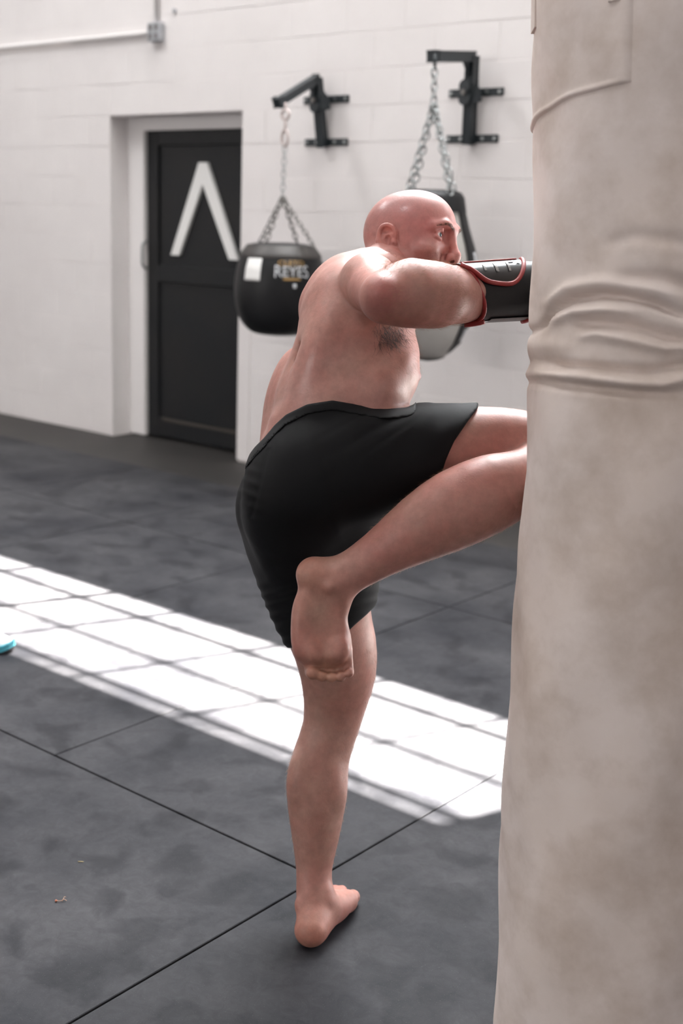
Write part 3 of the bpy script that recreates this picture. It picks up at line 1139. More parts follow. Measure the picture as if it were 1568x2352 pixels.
def np_mesh(name, verts, quads, mtl, parent):
    me = bpy.data.meshes.new(name)
    v = c2w(verts)                                       # camera frame is a rigid move: real size and depth
    me.vertices.add(len(v))
    me.vertices.foreach_set('co', v.ravel().astype(np.float32))
    me.loops.add(len(quads) * 4)
    me.polygons.add(len(quads))
    me.loops.foreach_set('vertex_index', quads.ravel().astype(np.int32))
    me.polygons.foreach_set('loop_start', np.arange(0, len(quads) * 4, 4, dtype=np.int32))
    me.update(calc_edges=True)
    me.validate()
    me.shade_smooth()
    return obj(name, me, mtl, parent)


def rpx(r, d):
    return r * d / FPX


def C(p, q, r1, r2, k=0.03, sub=False):                  # capsule: frame point + depth, radii in frame pixels
    return RC(cs(*p), cs(*q), rpx(r1, p[2]), rpx(r2, q[2]), k, sub)


def limb(pts, k=0.03):
    k = min(k, 0.014)
    return _limb([tuple(q_) for q_ in spl(pts, 2)], k)


def _limb(pts, k):                                   # pts: (px, py, depth, radius px)
    return [C(a[:3], b[:3], a[3], b[3], k) for a, b in zip(pts, pts[1:])]


def E2(px, py, d, a, b, ang, rd, k=0.03, sub=False):      # ellipsoid: half axes a, b in pixels, a turned by ang from the horizontal; rd metres in depth
    t = math.radians(ang)
    ax = [(math.cos(t), math.sin(t), 0), (-math.sin(t), math.cos(t), 0), (0, 0, 1)]
    return EL(cs(px, py, d), ax, (rpx(a, d), rpx(b, d), rd), k, sub)


# ---- head frame
HC = cs(939, 553, 2.56)
ha, hp_ = math.radians(27), math.radians(-2)
hf = np.array([math.cos(ha) * math.cos(hp_), math.sin(hp_), -math.sin(ha) * math.cos(hp_)])
hr = np.array([-math.sin(ha), 0.0, -math.cos(ha)])
hu = np.cross(hr, hf)
hu /= np.linalg.norm(hu)
if hu[1] < 0:
    hu = -hu
HAX = np.array([hf, hr, hu])


def H(f, r, u):
    return HC + f * hf + r * hr + u * hu


def HE(c, r, k=0.02, sub=False):
    return EL(H(*c), HAX, r, k, sub)


def HCp(a, b, r1, r2, k=0.01, sub=False):
    return RC(H(*a), H(*b), r1, r2, k, sub)


head = [HE((-0.012, 0, 0.017), (0.087, 0.074, 0.084), 0.02),
        HE((0.030, 0, 0.026), (0.069, 0.062, 0.068), 0.03),
        HE((0.028, 0, -0.040), (0.058, 0.055, 0.070), 0.03),
        HE((0.036, 0, -0.085), (0.052, 0.052, 0.034), 0.03),
        HE((0.078, 0, -0.104), (0.020, 0.022, 0.017), 0.02),
        HE((0.072, 0, -0.070), (0.026, 0.030, 0.026), 0.02)]
for s in (1, -1):
    head += [HE((0.060, s * 0.044, -0.030), (0.024, 0.020, 0.015), 0.020),
             HCp((0.0965, s * 0.008, 0.0135), (0.0915, s * 0.026, 0.0195), 0.0085, 0.0085, 0.012),
             HCp((0.0915, s * 0.026, 0.0195), (0.0740, s * 0.047, 0.0155), 0.0085, 0.0085, 0.012),
             HE((0.0965, s * 0.0320, 0.000), (0.0165, 0.0165, 0.0125), 0.010, True),
             HE((0.0935, s * 0.0175, -0.001), (0.0110, 0.0080, 0.0130), 0.008, True),
             HE((0.0735, s * 0.0330, 0.000), (0.0138, 0.0140, 0.0138), 0.0035),
             HCp((0.0800, s * 0.0465, 0.0045), (0.0865, s * 0.0335, 0.0088), 0.0020, 0.0028, 0.004),
             HCp((0.0865, s * 0.0335, 0.0088), (0.0845, s * 0.0225, 0.0040), 0.0028, 0.0018, 0.004),
             HCp((0.0795, s * 0.0450, -0.0050), (0.0845, s * 0.0330, -0.0088), 0.0022, 0.0026, 0.005),
             HE((0.0890, s * 0.0335, 0.0002), (0.0110, 0.0118, 0.0052), 0.0014, True)]
head += [HCp((0.0950, 0, 0.008), (0.0965, 0, -0.006), 0.0078, 0.0068, 0.010),
         HCp((0.0965, 0, -0.006), (0.1035, 0, -0.034), 0.0068, 0.0098, 0.008),
         HE((0.1030, 0, -0.0385), (0.0125, 0.0115, 0.0105), 0.007),
         HCp((0.1000, 0, -0.049), (0.0960, 0, -0.066), 0.010, 0.011, 0.012)]
for s in (1, -1):
    head += [HE((0.0945, s * 0.0125, -0.0425), (0.0120, 0.0066, 0.0085), 0.004),
             HCp((0.0880, s * 0.0200, -0.040), (0.0820, s * 0.0280, -0.066), 0.0035, 0.0035, 0.008, True),
             HE((0.0990, s * 0.0085, -0.0500), (0.0068, 0.0040, 0.0050), 0.0025, True)]
head += [HCp((0.094, -0.018, -0.077), (0.1035, 0, -0.0735), 0.0042, 0.0056, 0.005), HCp((0.1035, 0, -0.0735), (0.094, 0.018, -0.077), 0.0056, 0.0042, 0.005),
         HCp((0.094, -0.015, -0.0845), (0.1015, 0, -0.0855), 0.0045, 0.0062, 0.005), HCp((0.1015, 0, -0.0855), (0.094, 0.015, -0.0845), 0.0062, 0.0045, 0.005)]
# ears: rim, bowl, lobe
for s in (1, -1):
    e0 = (-0.009, 0.0725, -0.014)
    rim = [tuple(t) for t in spl([(0.011, 0.0035, 0.006), (0.0115, 0.0065, 0.017), (0.006, 0.009, 0.027), (-0.004, 0.011, 0.0305), (-0.0135, 0.013, 0.027), (-0.019, 0.014, 0.016), (-0.0195, 0.0135, 0.002), (-0.0155, 0.012, -0.011), (-0.008, 0.009, -0.022)], 3)]
    q = lambda t: (e0[0] + t[0], s * (e0[1] + t[1]), e0[2] + t[2])
    head.append(HE(q((-0.005, 0.0055, 0.003)), (0.0175, 0.0075, 0.0285), 0.006))
    for a, b2 in zip(rim, rim[1:]):
        head.append(HCp(q(a), q(b2), 0.0038, 0.0038, 0.003))
    head.append(HE(q((0.000, 0.006, -0.025)), (0.0085, 0.0045, 0.0085), 0.005))
    head.append(HE(q((0.0005, 0.0125, -0.003)), (0.0092, 0.0085, 0.0130), 0.003, True))
    head.append(HE(q((-0.003, 0.0135, 0.0185)), (0.0105, 0.0065, 0.0055), 0.003, True))
    head.append(HE(q((0.0105, 0.006, -0.004)), (0.0045, 0.0045, 0.0060), 0.003))
neck = [RC(H(-0.030, 0, -0.055), cs(872, 640, 2.50), 0.053, 0.066, 0.025),
        RC(H(-0.058, 0.008, -0.050), cs(838, 640, 2.47), 0.032, 0.045, 0.02),
        RC(H(0.010, 0.045, -0.060), cs(930, 680, 2.46), 0.020, 0.02, 0.02)]

torso = [E2(815, 790, 2.46, 168, 134, 72, 0.135, 0.04),
         E2(772, 930, 2.45, 130, 142, 75, 0.130, 0.05),
         E2(800, 702, 2.49, 108, 98, 60, 0.135, 0.04),
         E2(652, 915, 2.53, 118, 42, 76, 0.075, 0.026),                     # far flank beyond the spine
         E2(742, 800, 2.40, 120, 52, 72, 0.075, 0.03),                      # near side of the back
         E2(915, 838, 2.43, 62, 44, 70, 0.080, 0.03),                       # chest
         E2(930, 866, 2.42, 30, 26, 70, 0.045, 0.02),
         E2(960, 864, 2.405, 6.5, 5, 0, 0.007, 0.006),                      # nipple
         E2(870, 900, 2.42, 90, 68, 80, 0.10, 0.04),
         E2(812, 918, 2.37, 82, 26, -4, 0.045, 0.03),                       # roll above the waistband
         E2(690, 945, 2.40, 60, 22, 25, 0.035, 0.03),
         C((868, 628, 2.47), (790, 668, 2.50), 50, 62, 0.04),
         C((800, 640, 2.50), (745, 705, 2.53), 44, 52, 0.04),
         C((662, 980, 2.405), (700, 800, 2.39), 6, 4, 0.035, True)]         # groove of the spine
pelvis = [E2(735, 1050, 2.46, 150, 120, 20, 0.145, 0.05),
          E2(672, 1130, 2.39, 118, 106, 70, 0.105, 0.04),
          E2(655, 1165, 2.53, 120, 98, 80, 0.100, 0.03),
          E2(850, 1020, 2.42, 95, 66, 8, 0.115, 0.05)]
thighR = limb([(745, 1092, 2.390, 140), (900, 1050, 2.385, 112), (1000, 1040, 2.390, 100), (1110, 1024, 2.395, 86), (1190, 1022, 2.385, 76), (1243, 1030, 2.365, 66)], 0.04)
shinR = limb([(1250, 1052, 2.340, 60), (1200, 1102, 2.310, 66), (1130, 1131, 2.285, 84), (1045, 1170, 2.275, 87), (965, 1214, 2.278, 73), (885, 1264, 2.285, 54), (815, 1308, 2.290, 44), (772, 1332, 2.292, 45)], 0.025)
footR = [E2(722, 1320, 2.292, 42, 43, 80, 0.036, 0.02),
         E2(765, 1350, 2.295, 62, 44, 100, 0.034, 0.02),
         E2(735, 1415, 2.290, 92, 62, 88, 0.030, 0.02),
         E2(742, 1478, 2.290, 62, 66, 90, 0.026, 0.02),
         E2(746, 1506, 2.288, 30, 58, 90, 0.021, 0.012),
         E2(720, 1495, 2.262, 22, 26, 0, 0.016, 0.02), E2(775, 1490, 2.264, 26, 26, 0, 0.014, 0.02),
         E2(752, 1425, 2.245, 60, 26, 88, 0.018, 0.03, True),              # hollow of the arch
         E2(762, 1345, 2.262, 15, 13, 30, 0.012, 0.012),                    # ankle bone
         E2(690, 1440, 2.275, 70, 18, 88, 0.020, 0.02)]
for (x0, y0, x1, y1, r) in ((711, 1508, 717, 1543, 17), (735, 1522, 738, 1551, 13.5), (758, 1525, 760, 1554, 13), (780, 1520, 781, 1552, 12.5), (799, 1490, 801, 1543, 11.5)):
    footR += [C((x0, y0, 2.290), (x1, y1, 2.284), r * 0.9, r, 0.004), C((x1, y1, 2.284), (x1 + 1, y1 + 3, 2.266), r, r * 0.95, 0.003)]
thighL = limb([(680, 1165, 2.555, 130), (712, 1300, 2.60, 116), (742, 1400, 2.635, 101), (768, 1482, 2.66, 92), (776, 1548, 2.68, 82), (770, 1610, 2.695, 68)], 0.04)
thighL += limb([(752, 1160, 2.50, 104), (752, 1290, 2.565, 100), (750, 1400, 2.625, 96)], 0.05)
shinL = limb([(770, 1610, 2.695, 68), (760, 1668, 2.70, 60), (737, 1740, 2.695, 61), (728, 1805, 2.69, 65), (726, 1865, 2.685, 59), (724, 1930, 2.68, 48), (721, 1995, 2.675, 37), (722, 2048, 2.665, 36)], 0.025)
shinL += [E2(690, 1790, 2.66, 62, 28, 88, 0.03, 0.02), E2(762, 1800, 2.665, 62, 26, 96, 0.03, 0.02)]


def fz(px, py, z):
    return cs(px, py, d_z(px, py, z))


def FC(a, b2, r1, r2, k=0.015):
    return RC(fz(*a), fz(*b2), r1, r2, k)


footL = [FC((714, 2136, 0.036), (722, 2090, 0.060), 0.0355, 0.034, 0.02),
         FC((722, 2052, 0.085), (748, 2078, 0.060), 0.034, 0.032, 0.02),
         FC((728, 2120, 0.034), (765, 2082, 0.036), 0.033, 0.031, 0.02),
         FC((765, 2082, 0.036), (795, 2070, 0.026), 0.031, 0.026, 0.02),
         FC((720, 2105, 0.030), (745, 2056, 0.028), 0.028, 0.026, 0.02),
         FC((795, 2072, 0.022), (810, 2060, 0.0175), 0.0200, 0.0165, 0.008),
         FC((781, 2058, 0.020), (785, 2046, 0.0135), 0.0150, 0.0125, 0.006),
         FC((766, 2056, 0.018), (769, 2044, 0.0125), 0.0140, 0.0115, 0.006),
         FC((750, 2054, 0.017), (752, 2042, 0.0115), 0.0135, 0.0105, 0.006),
         FC((736, 2052, 0.016), (736, 2042, 0.0110), 0.0130, 0.0100, 0.006),
         RC(fz(691, 2078, 0.075), fz(690, 2084, 0.068), 0.013, 0.011, 0.016),
         RC(fz(747, 2050, 0.093), fz(749, 2066, 0.080), 0.013, 0.0135, 0.018),
         FC((712, 2105, 0.055), (719, 2020, 0.108), 0.017, 0.022, 0.014),
         RC(fz(736, 2085, 0.066), fz(738, 2070, 0.080), 0.011, 0.009, 0.016, True),
         RC(fz(697, 2092, 0.062), fz(698, 2080, 0.070), 0.007, 0.006, 0.014, True)]
armR = [E2(846, 648, 2.37, 62, 62, 0, 0.065, 0.025),
        C((848, 655, 2.36), (886, 684, 2.14), 60, 52, 0.03),
        C((884, 684, 2.135), (945, 674, 2.165), 50, 70, 0.03),
        C((945, 674, 2.165), (1000, 678, 2.20), 70, 66, 0.03),
        C((1000, 678, 2.20), (1060, 677, 2.245), 66, 56, 0.03),
        C((1060, 677, 2.245), (1130, 672, 2.30), 56, 44, 0.03),
        E2(880, 672, 2.105, 20, 18, 0, 0.014, 0.03),
        C((835, 700, 2.40), (800, 790, 2.42), 44, 40, 0.03)]
armL = limb([(765, 700, 2.60, 52), (850, 800, 2.70, 42), (905, 745, 2.70, 44), (950, 690, 2.69, 34)], 0.03)
armL.insert(0, E2(768, 700, 2.60, 60, 60, 0, 0.06, 0.03))
body_vols = torso + pelvis + armR + armL + neck + head + thighR + shinR + footR + thighL + shinL + footL
# the raised calf and the hanging foot are kept apart from thigh and standing leg: blended on their own first
SEP = {id(v) for v in shinR[1:] + footR}

person = empty('person', Vector(c2w(fz(722, 2130, 0.0))))
tag(person, 'bald shirtless man in black shorts driving his knee into the canvas bag', 'person')

# ---- skin
M_skin = bpy.data.materials.new('fair_flushed_skin')
M_skin.use_nodes = True
_nt = M_skin.node_tree
_b = _nt.nodes['Principled BSDF']
_at = _nt.nodes.new('ShaderNodeVertexColor')
_at.layer_name = 'tone'
_geo = _nt.nodes.new('ShaderNodeNewGeometry')
_ns = N(M_skin, 'ShaderNodeTexNoise', Scale=55.0, Detail=6.0, Roughness=0.65)
_nt.links.new(_geo.outputs['Position'], _ns.inputs['Vector'])
_mr = N(M_skin, 'ShaderNodeMapRange')
_mr.inputs['To Min'].default_value, _mr.inputs['To Max'].default_value = 0.62, 1.26
_nt.links.new(_ns.outputs['Fac'], _mr.inputs['Value'])
_mm = _nt.nodes.new('ShaderNodeMix')
_mm.data_type, _mm.blend_type = 'RGBA', 'MULTIPLY'
_mm.inputs[0].default_value = 1.0
_ns2 = N(M_skin, 'ShaderNodeTexNoise', Scale=11.0, Detail=5.0, Roughness=0.6)
_nt.links.new(_geo.outputs['Position'], _ns2.inputs['Vector'])
_mr3 = N(M_skin, 'ShaderNodeMapRange')
_mr3.inputs['From Min'].default_value, _mr3.inputs['From Max'].default_value = 0.3, 0.7
_mr3.inputs['To Min'].default_value, _mr3.inputs['To Max'].default_value = 0.84, 1.10
_nt.links.new(_ns2.outputs['Fac'], _mr3.inputs['Value'])
_mul = _nt.nodes.new('ShaderNodeMath')
_mul.operation = 'MULTIPLY'
_nt.links.new(_mr.outputs['Result'], _mul.inputs[0])
_nt.links.new(_mr3.outputs['Result'], _mul.inputs[1])
_cmb = _nt.nodes.new('ShaderNodeCombineColor')
_nt.links.new(_mr.outputs['Result'], _cmb.inputs[0])
for i_ in (1, 2):
    _nt.links.new(_mul.outputs[0], _cmb.inputs[i_])
_nt.links.new(_at.outputs['Color'], _mm.inputs[6])
_nt.links.new(_cmb.outputs[0], _mm.inputs[7])
_nt.links.new(_mm.outputs[2], _b.inputs['Base Color'])
_b.inputs['Subsurface Weight'].default_value = 0.12
_b.inputs['Subsurface Radius'].default_value = (1.0, 0.35, 0.2)
_b.inputs['Subsurface Scale'].default_value = 0.008
_mr2 = N(M_skin, 'ShaderNodeMapRange')
_mr2.inputs['To Min'].default_value, _mr2.inputs['To Max'].default_value = 0.56, 0.40
_nt.links.new(_ns.outputs['Fac'], _mr2.inputs['Value'])
_nt.links.new(_mr2.outputs['Result'], _b.inputs['Roughness'])
_b.inputs['Specular IOR Level'].default_value = 0.45
_sw = _nt.nodes.new('ShaderNodeVertexColor')              # sweat on the small of the back, scalp and shoulders
_sw.layer_name = 'sweat'
_nt.links.new(_sw.outputs['Color'], _b.inputs['Coat Weight'])
_b.inputs['Coat Roughness'].default_value = 0.22
_nb = N(M_skin, 'ShaderNodeTexNoise', Scale=260.0, Detail=4.0)
_nt.links.new(_geo.outputs['Position'], _nb.inputs['Vector'])
_bp = N(M_skin, 'ShaderNodeBump', Strength=0.22, Distance=0.0012)
_nt.links.new(_nb.outputs['Fac'], _bp.inputs['Height'])
_nt.links.new(_bp.outputs['Normal'], _b.inputs['Normal'])
_nt.links.new(_bp.outputs['Normal'], _b.inputs['Coat Normal'])


rest = torso + pelvis + armL + neck + head + thighR + shinR[:1] + thighL + shinL + footL
allv = rest + [Group(armR, 0.006), Group(shinR[1:] + footR, 0.008)]
lo = np.array([cs(530, 0, 2.75)[0], cs(0, 2215, 2.75)[1], 2.02])
hi = np.array([cs(1330, 0, 2.45)[0], cs(0, 420, 2.6)[1], 2.86])
HV = 0.0029
bv, bq = surface(allv, lo, hi, HV)



def refine(v, q, sel, vols, steps=2):
    """split the quads whose corners are all selected into four and settle the vertices on the blended surface"""
    pick = sel[q].all(1)
    keep, f = q[~pick], q[pick]
    ed = np.concatenate([f[:, [0, 1]], f[:, [1, 2]], f[:, [2, 3]], f[:, [3, 0]]])
    ed = np.sort(ed, 1)
    ue, inv = np.unique(ed, axis=0, return_inverse=True)
    inv = inv.ravel()
    n0, n1, nf = len(v), len(v) + len(ue), len(f)
    v = np.concatenate([v, (v[ue[:, 0]] + v[ue[:, 1]]) / 2, v[f].mean(1)])
    m = inv.reshape(4, nf).T + n0
    c = np.arange(nf) + n1
    new = np.concatenate([np.stack([f[:, i], m[:, i], c, m[:, i - 1]], 1) for i in range(4)])
    idx = np.unique(new)
    p_ = v[idx]
    e = 0.0006
    for it in range(steps):
        d0 = field(vols, p_)
        gr = np.stack([field(vols, p_ + e * np.eye(3)[k]) - d0 for k in range(3)], 1) / e
        st = d0[:, None] * gr / np.maximum((gr ** 2).sum(1), 0.2)[:, None]
        L_ = np.linalg.norm(st, axis=1)
        st *= np.minimum(1, 0.0018 / np.maximum(L_, 1e-9))[:, None]
        p_ = p_ - st
    v[idx] = p_
    # relax sideways a little so the grid does not bunch
    return v, np.concatenate([keep, new])


hd = (bv - HC) @ HAX.T
selh = (np.linalg.norm(bv - HC, axis=1) < 0.135) & (bv[:, 2] > 2.40) & (hd[:, 2] > -0.075)
bv, bq = refine(bv, bq, selh, head + neck)
hd = (bv - HC) @ HAX.T
selh = (hd[:, 0] > 0.045) & (np.abs(hd[:, 1]) < 0.056) & (hd[:, 2] > -0.072) & (hd[:, 2] < 0.035) & (np.linalg.norm(bv - HC, axis=1) < 0.135) & (bv[:, 2] > 2.40)
bv, bq = refine(bv, bq, selh, head + neck)
hd = (bv - HC) @ HAX.T
ear = (np.abs(hd[:, 1]) > 0.066) & (np.abs(hd[:, 0] + 0.009) < 0.030) & (np.abs(hd[:, 2] + 0.012) < 0.040) & (np.linalg.norm(bv - HC, axis=1) < 0.13)
for it in range(3):                                      # settle the folds of the ears
    ia = np.concatenate([bq.ravel(), bq[:, [1, 2, 3, 0]].ravel()])
    ib = np.concatenate([bq[:, [1, 2, 3, 0]].ravel(), bq.ravel()])
    m_ = ear[ia]
    c_ = np.bincount(ia[m_], minlength=len(bv))
    s_ = np.stack([np.bincount(ia[m_], bv[ib[m_], k], len(bv)) for k in range(3)], 1)
    bv[ear] = bv[ear] * 0.5 + 0.5 * (s_[ear] / np.maximum(c_[ear], 1)[:, None])
body = np_mesh('body', bv, bq, M_skin, person)
# colour of the skin: pinker scalp and face, reddened elbow, heels and knuckles, paler torso
base = np.array([0.41, 0.194, 0.157])
tone = np.tile(base, (len(bv), 1))
spots = [(H(0.02, 0.03, 0.03), 0.115, (0.50, 0.195, 0.185), 1.0), (H(0.10, 0.01, -0.03), 0.040, (0.58, 0.22, 0.19), 0.8), (H(-0.005, 0.085, 0.0), 0.036, (0.60, 0.22, 0.18), 0.8),
         (H(0.055, 0.05, -0.06), 0.05, (0.40, 0.20, 0.17), 0.7),
         (cs(880, 672, 2.10), 0.042, (0.42, 0.14, 0.12), 1.0), (cs(712, 2140, 2.60), 0.06, (0.52, 0.21, 0.14), 0.75), (cs(705, 1310, 2.27), 0.06, (0.50, 0.24, 0.16), 0.5),
         (cs(740, 1555, 2.27), 0.06, (0.50, 0.25, 0.15), 0.6), (cs(730, 1420, 2.27), 0.06, (0.42, 0.27, 0.19), 0.5), (cs(880, 1270, 2.26), 0.09, (0.50, 0.24, 0.20), 0.6), (cs(960, 864, 2.40), 0.012, (0.42, 0.14, 0.12), 0.9),
         (cs(760, 800, 2.35), 0.16, (0.55, 0.28, 0.225), 0.7), (cs(740, 1640, 2.66), 0.26, (0.44, 0.235, 0.185), 0.8), (cs(725, 1880, 2.66), 0.22, (0.44, 0.235, 0.185), 0.8)]  # last two: shade on the standing leg put into its tone
spots = [(c, r, tuple(0.84 * q_ for q_ in col), w) for c, r, col, w in spots]
for c, r, col, w in spots:
    g = np.exp(-(np.linalg.norm(bv - c, axis=1) / r) ** 2 * 1.6)[:, None] * w
    tone = tone * (1 - g) + np.array(col) * g
sw = np.zeros(len(bv))
for c, r, w in ((cs(815, 890, 2.33), 0.07, 0.8), (cs(748, 830, 2.33), 0.05, 0.8), (cs(690, 930, 2.36), 0.07, 0.7), (H(0.0, 0.03, 0.06), 0.09, 0.6)):
    sw = np.maximum(sw, np.exp(-(np.linalg.norm(bv - c, axis=1) / r) ** 2) * w)
for nm, arr in (('tone', tone), ('sweat', np.repeat(sw[:, None], 3, 1))):
    ca = body.data.color_attributes.new(nm, 'FLOAT_COLOR', 'POINT')
    ca.data.foreach_set('color', np.column_stack([arr, np.ones(len(bv))]).ravel().astype(np.float32))

# ---- eyes
M_eye = M('eye_white', (0.62, 0.57, 0.55), 0.15)
M_iris = M('grey_blue_iris', (0.035, 0.05, 0.06), 0.1)
for s in (1, -1):
    b = bmesh.new()
    ec = H(0.0735, s * 0.033, 0.000)
    bmesh.ops.create_uvsphere(b, u_segments=24, v_segments=16, radius=0.0126, matrix=Matrix.Translation(Vector(c2w(ec))))
    ey = mk('eyeball', b, M_eye, person, True)
    gz = hf * 0.97 + hr * 0.12 * s * 0 + hr * 0.10
    gz /= np.linalg.norm(gz)
    gw = gz[0] * CR + gz[1] * CU + gz[2] * CF
    b = bmesh.new()
    bmesh.ops.create_uvsphere(b, u_segments=20, v_segments=10, radius=0.0066, matrix=Matrix.Translation(Vector(c2w(ec)) + Vector(gw) * 0.0070))
    mk('iris', b, M_iris, ey, True)

# ---- hair: brows, armpit, chest, forearm and leg hair as fine tapering blades
M_hair = M('dark_brown_hair', (0.035, 0.022, 0.015), 0.5)
M_fair = M('reddish_fair_hair', (0.36, 0.20, 0.11), 0.5)
# vertex normals of the body in camera space
nrm = np.zeros_like(bv)
_fn = np.cross(bv[bq[:, 2]] - bv[bq[:, 0]], bv[bq[:, 3]] - bv[bq[:, 1]])
for k in range(3):
    nrm[:, k] = sum(np.bincount(bq[:, j], _fn[:, k], len(bv)) for j in range(4))
nrm /= np.maximum(np.linalg.norm(nrm, axis=1), 1e-12)[:, None]
rg = np.random.default_rng(3)


def hairs(name, sel, count, length, width, lie, mtl, curl=0.3, lift=0.35):
    idx = np.flatnonzero(sel)
    if len(idx) == 0:
        return None
    idx = rg.choice(idx, count)
    V, F = [], []
    for i in idx:
        p, n_ = bv[i], nrm[i]
        t = np.asarray(lie(p), float) + rg.normal(0, curl, 3)
        t = t - n_ * (t @ n_)
        t /= np.linalg.norm(t) + 1e-9
        L = length * rg.uniform(0.5, 1.15)
        bdir = rg.normal(0, 0.35, 3)
        q0 = p - n_ * 0.0005
        q1 = p + (t * 0.5 + n_ * lift * 0.7) * L
        q2 = p + (t * 0.95 + n_ * lift + bdir * 0.4) * L
        s_ = np.cross(t, n_)
        s_ /= np.linalg.norm(s_) + 1e-9
        w = width
        o_ = len(V)
        V += [q0 + s_ * w, q0 - s_ * w * 0.5 + n_ * w * 0.8, q0 - s_ * w * 0.5 - n_ * w * 0.8 + t * w, q1 + s_ * w * 0.7, q1 - s_ * w * 0.35 + n_ * w * 0.5, q1 - s_ * w * 0.35 - n_ * w * 0.5, q2]
        for a, b2, c_, d_ in ((0, 1, 4, 3), (1, 2, 5, 4), (2, 0, 3, 5)):
            F.append((o_ + a, o_ + b2, o_ + c_, o_ + d_))
        F += [(o_ + 3, o_ + 4, o_ + 6), (o_ + 4, o_ + 5, o_ + 6), (o_ + 5, o_ + 3, o_ + 6)]
    me = bpy.data.meshes.new(name)
    me.from_pydata([tuple(v) for v in c2w(np.array(V))], [], F)
    o = obj(name, me, mtl, person)
    o['kind'] = 'stuff'
    return o


PXY = np.column_stack([784 + bv[:, 0] / bv[:, 2] * FPX, 1176 - bv[:, 1] / bv[:, 2] * FPX])
hq = (bv - HC) @ HAX.T                                   # head coordinates of every vertex
M_brow = M('brown_brow_hair', (0.11, 0.065, 0.04), 0.6)
for s in (1, -1):
    ab = np.abs(hq[:, 1])
    arch = np.interp(ab, [0.008, 0.020, 0.034, 0.048], [0.0125, 0.0180, 0.0205, 0.0150])
    thick = np.interp(ab, [0.008, 0.020, 0.034, 0.050], [0.0040, 0.0036, 0.0028, 0.0010])
    sel = (hq[:, 0] > 0.05) & (hq[:, 1] * s > 0.008) & (hq[:, 1] * s < 0.049) & (np.abs(hq[:, 2] - arch) < thick)
    hairs('eyebrow', sel, 420, 0.0075, 0.00016, lambda p, s=s: hr * s + hu * 0.15, M_brow, 0.18, 0.10)
sel = (hq[:, 0] > 0.005) & (hq[:, 2] < -0.035) & (np.abs(hq[:, 1]) > 0.0) & (hq[:, 2] > -0.13)
hairs('beard_stubble', sel, 2200, 0.0028, 0.00013, lambda p: -hu, M_hair, 0.3, 0.5)
dn_ = np.array([0.15, -1.0, -0.1])
_q = ((PXY[:, 0] - 893) / 40) ** 2 + ((PXY[:, 1] - 768) / 38) ** 2
sel = (_q < rg.uniform(0, 1.25, len(_q)) ** 1.3) & (nrm[:, 2] < -0.1) & (bv[:, 2] > 2.25)
hairs('armpit_hair', sel, 650, 0.026, 0.00027, lambda p: dn_, M_hair, 0.55, 0.25)
sel = (PXY[:, 0] > 900) & (PXY[:, 0] < 970) & (PXY[:, 1] > 745) & (PXY[:, 1] < 860) & (bv[:, 2] > 2.28)
hairs('chest_hair', sel, 420, 0.013, 0.00013, lambda p: np.array([0.3, -0.8, 0]), M_fair, 0.5, 0.5)
sel = (PXY[:, 0] > 870) & (PXY[:, 0] < 1066) & (PXY[:, 1] > 598) & (PXY[:, 1] < 755) & (bv[:, 2] < 2.33) & (nrm[:, 2] < 0.6)
hairs('forearm_hair', sel, 2600, 0.012, 0.00012, lambda p: np.array([1.0, 0.25, 0]), M_fair, 0.45, 0.45)
sel = (PXY[:, 1] > 1490) & (PXY[:, 1] < 1985) & (bv[:, 2] > 2.55) & (nrm[:, 2] < 0.7)
hairs('shin_hair', sel, 2200, 0.010, 0.00012, lambda p: np.array([0.2, -1.0, 0]), M_fair, 0.4, 0.45)
sel = (PXY[:, 0] > 850) & (PXY[:, 1] > 1035) & (PXY[:, 1] < 1350) & (bv[:, 2] < 2.30) & (PXY[:, 0] < 1210)
hairs('calf_hair', sel, 1500, 0.010, 0.00012, lambda p: np.array([-1.0, -0.5, 0]), M_fair, 0.4, 0.4)

# ---- shorts: a skin of cloth over hips and thighs, cut at waist and hems
M_cloth = M('black_stretch_cloth', (0.0050, 0.0050, 0.0058), 0.7, spec=0.18, bump=(14, 0.22, 0.006))
M_band = M('black_waistband', (0.0055, 0.0055, 0.0065), 0.6, spec=0.22)
WL = np.array([(520, 1130), (560, 1060), (585, 1028), (605, 1008), (630, 978), (656, 954), (705, 930), (763, 921), (817, 930), (884, 941), (933, 937), (950, 930), (975, 900), (1100, 850)], float)


def px_of(p):
    return 784 + p[:, 0] / p[:, 2] * FPX, 1176 - p[:, 1] / p[:, 2] * FPX


def cut_waist(p, lift=0.0):
    x, y = px_of(p)
    return (np.interp(x, WL[:, 0], WL[:, 1]) - lift - y) * p[:, 2] / FPX * 0.8


def cut_hemR(p):                                          # raised thigh
    x, y = px_of(p)
    xe = np.interp(y, [860, 937, 968, 1012, 1057, 1130, 1260], [1112, 1096, 1072, 1044, 1024, 1000, 960])
    return np.where(p[:, 2] < 2.75, (x - xe) * p[:, 2] / FPX * 0.8, 9)


def cut_hemL(p):                                          # standing thigh
    x, y = px_of(p)
    ye = np.interp(x, [560, 678, 740, 800, 849, 900], [1500, 1489, 1478, 1450, 1404, 1360])
    return (y - ye) * p[:, 2] / FPX * 0.8


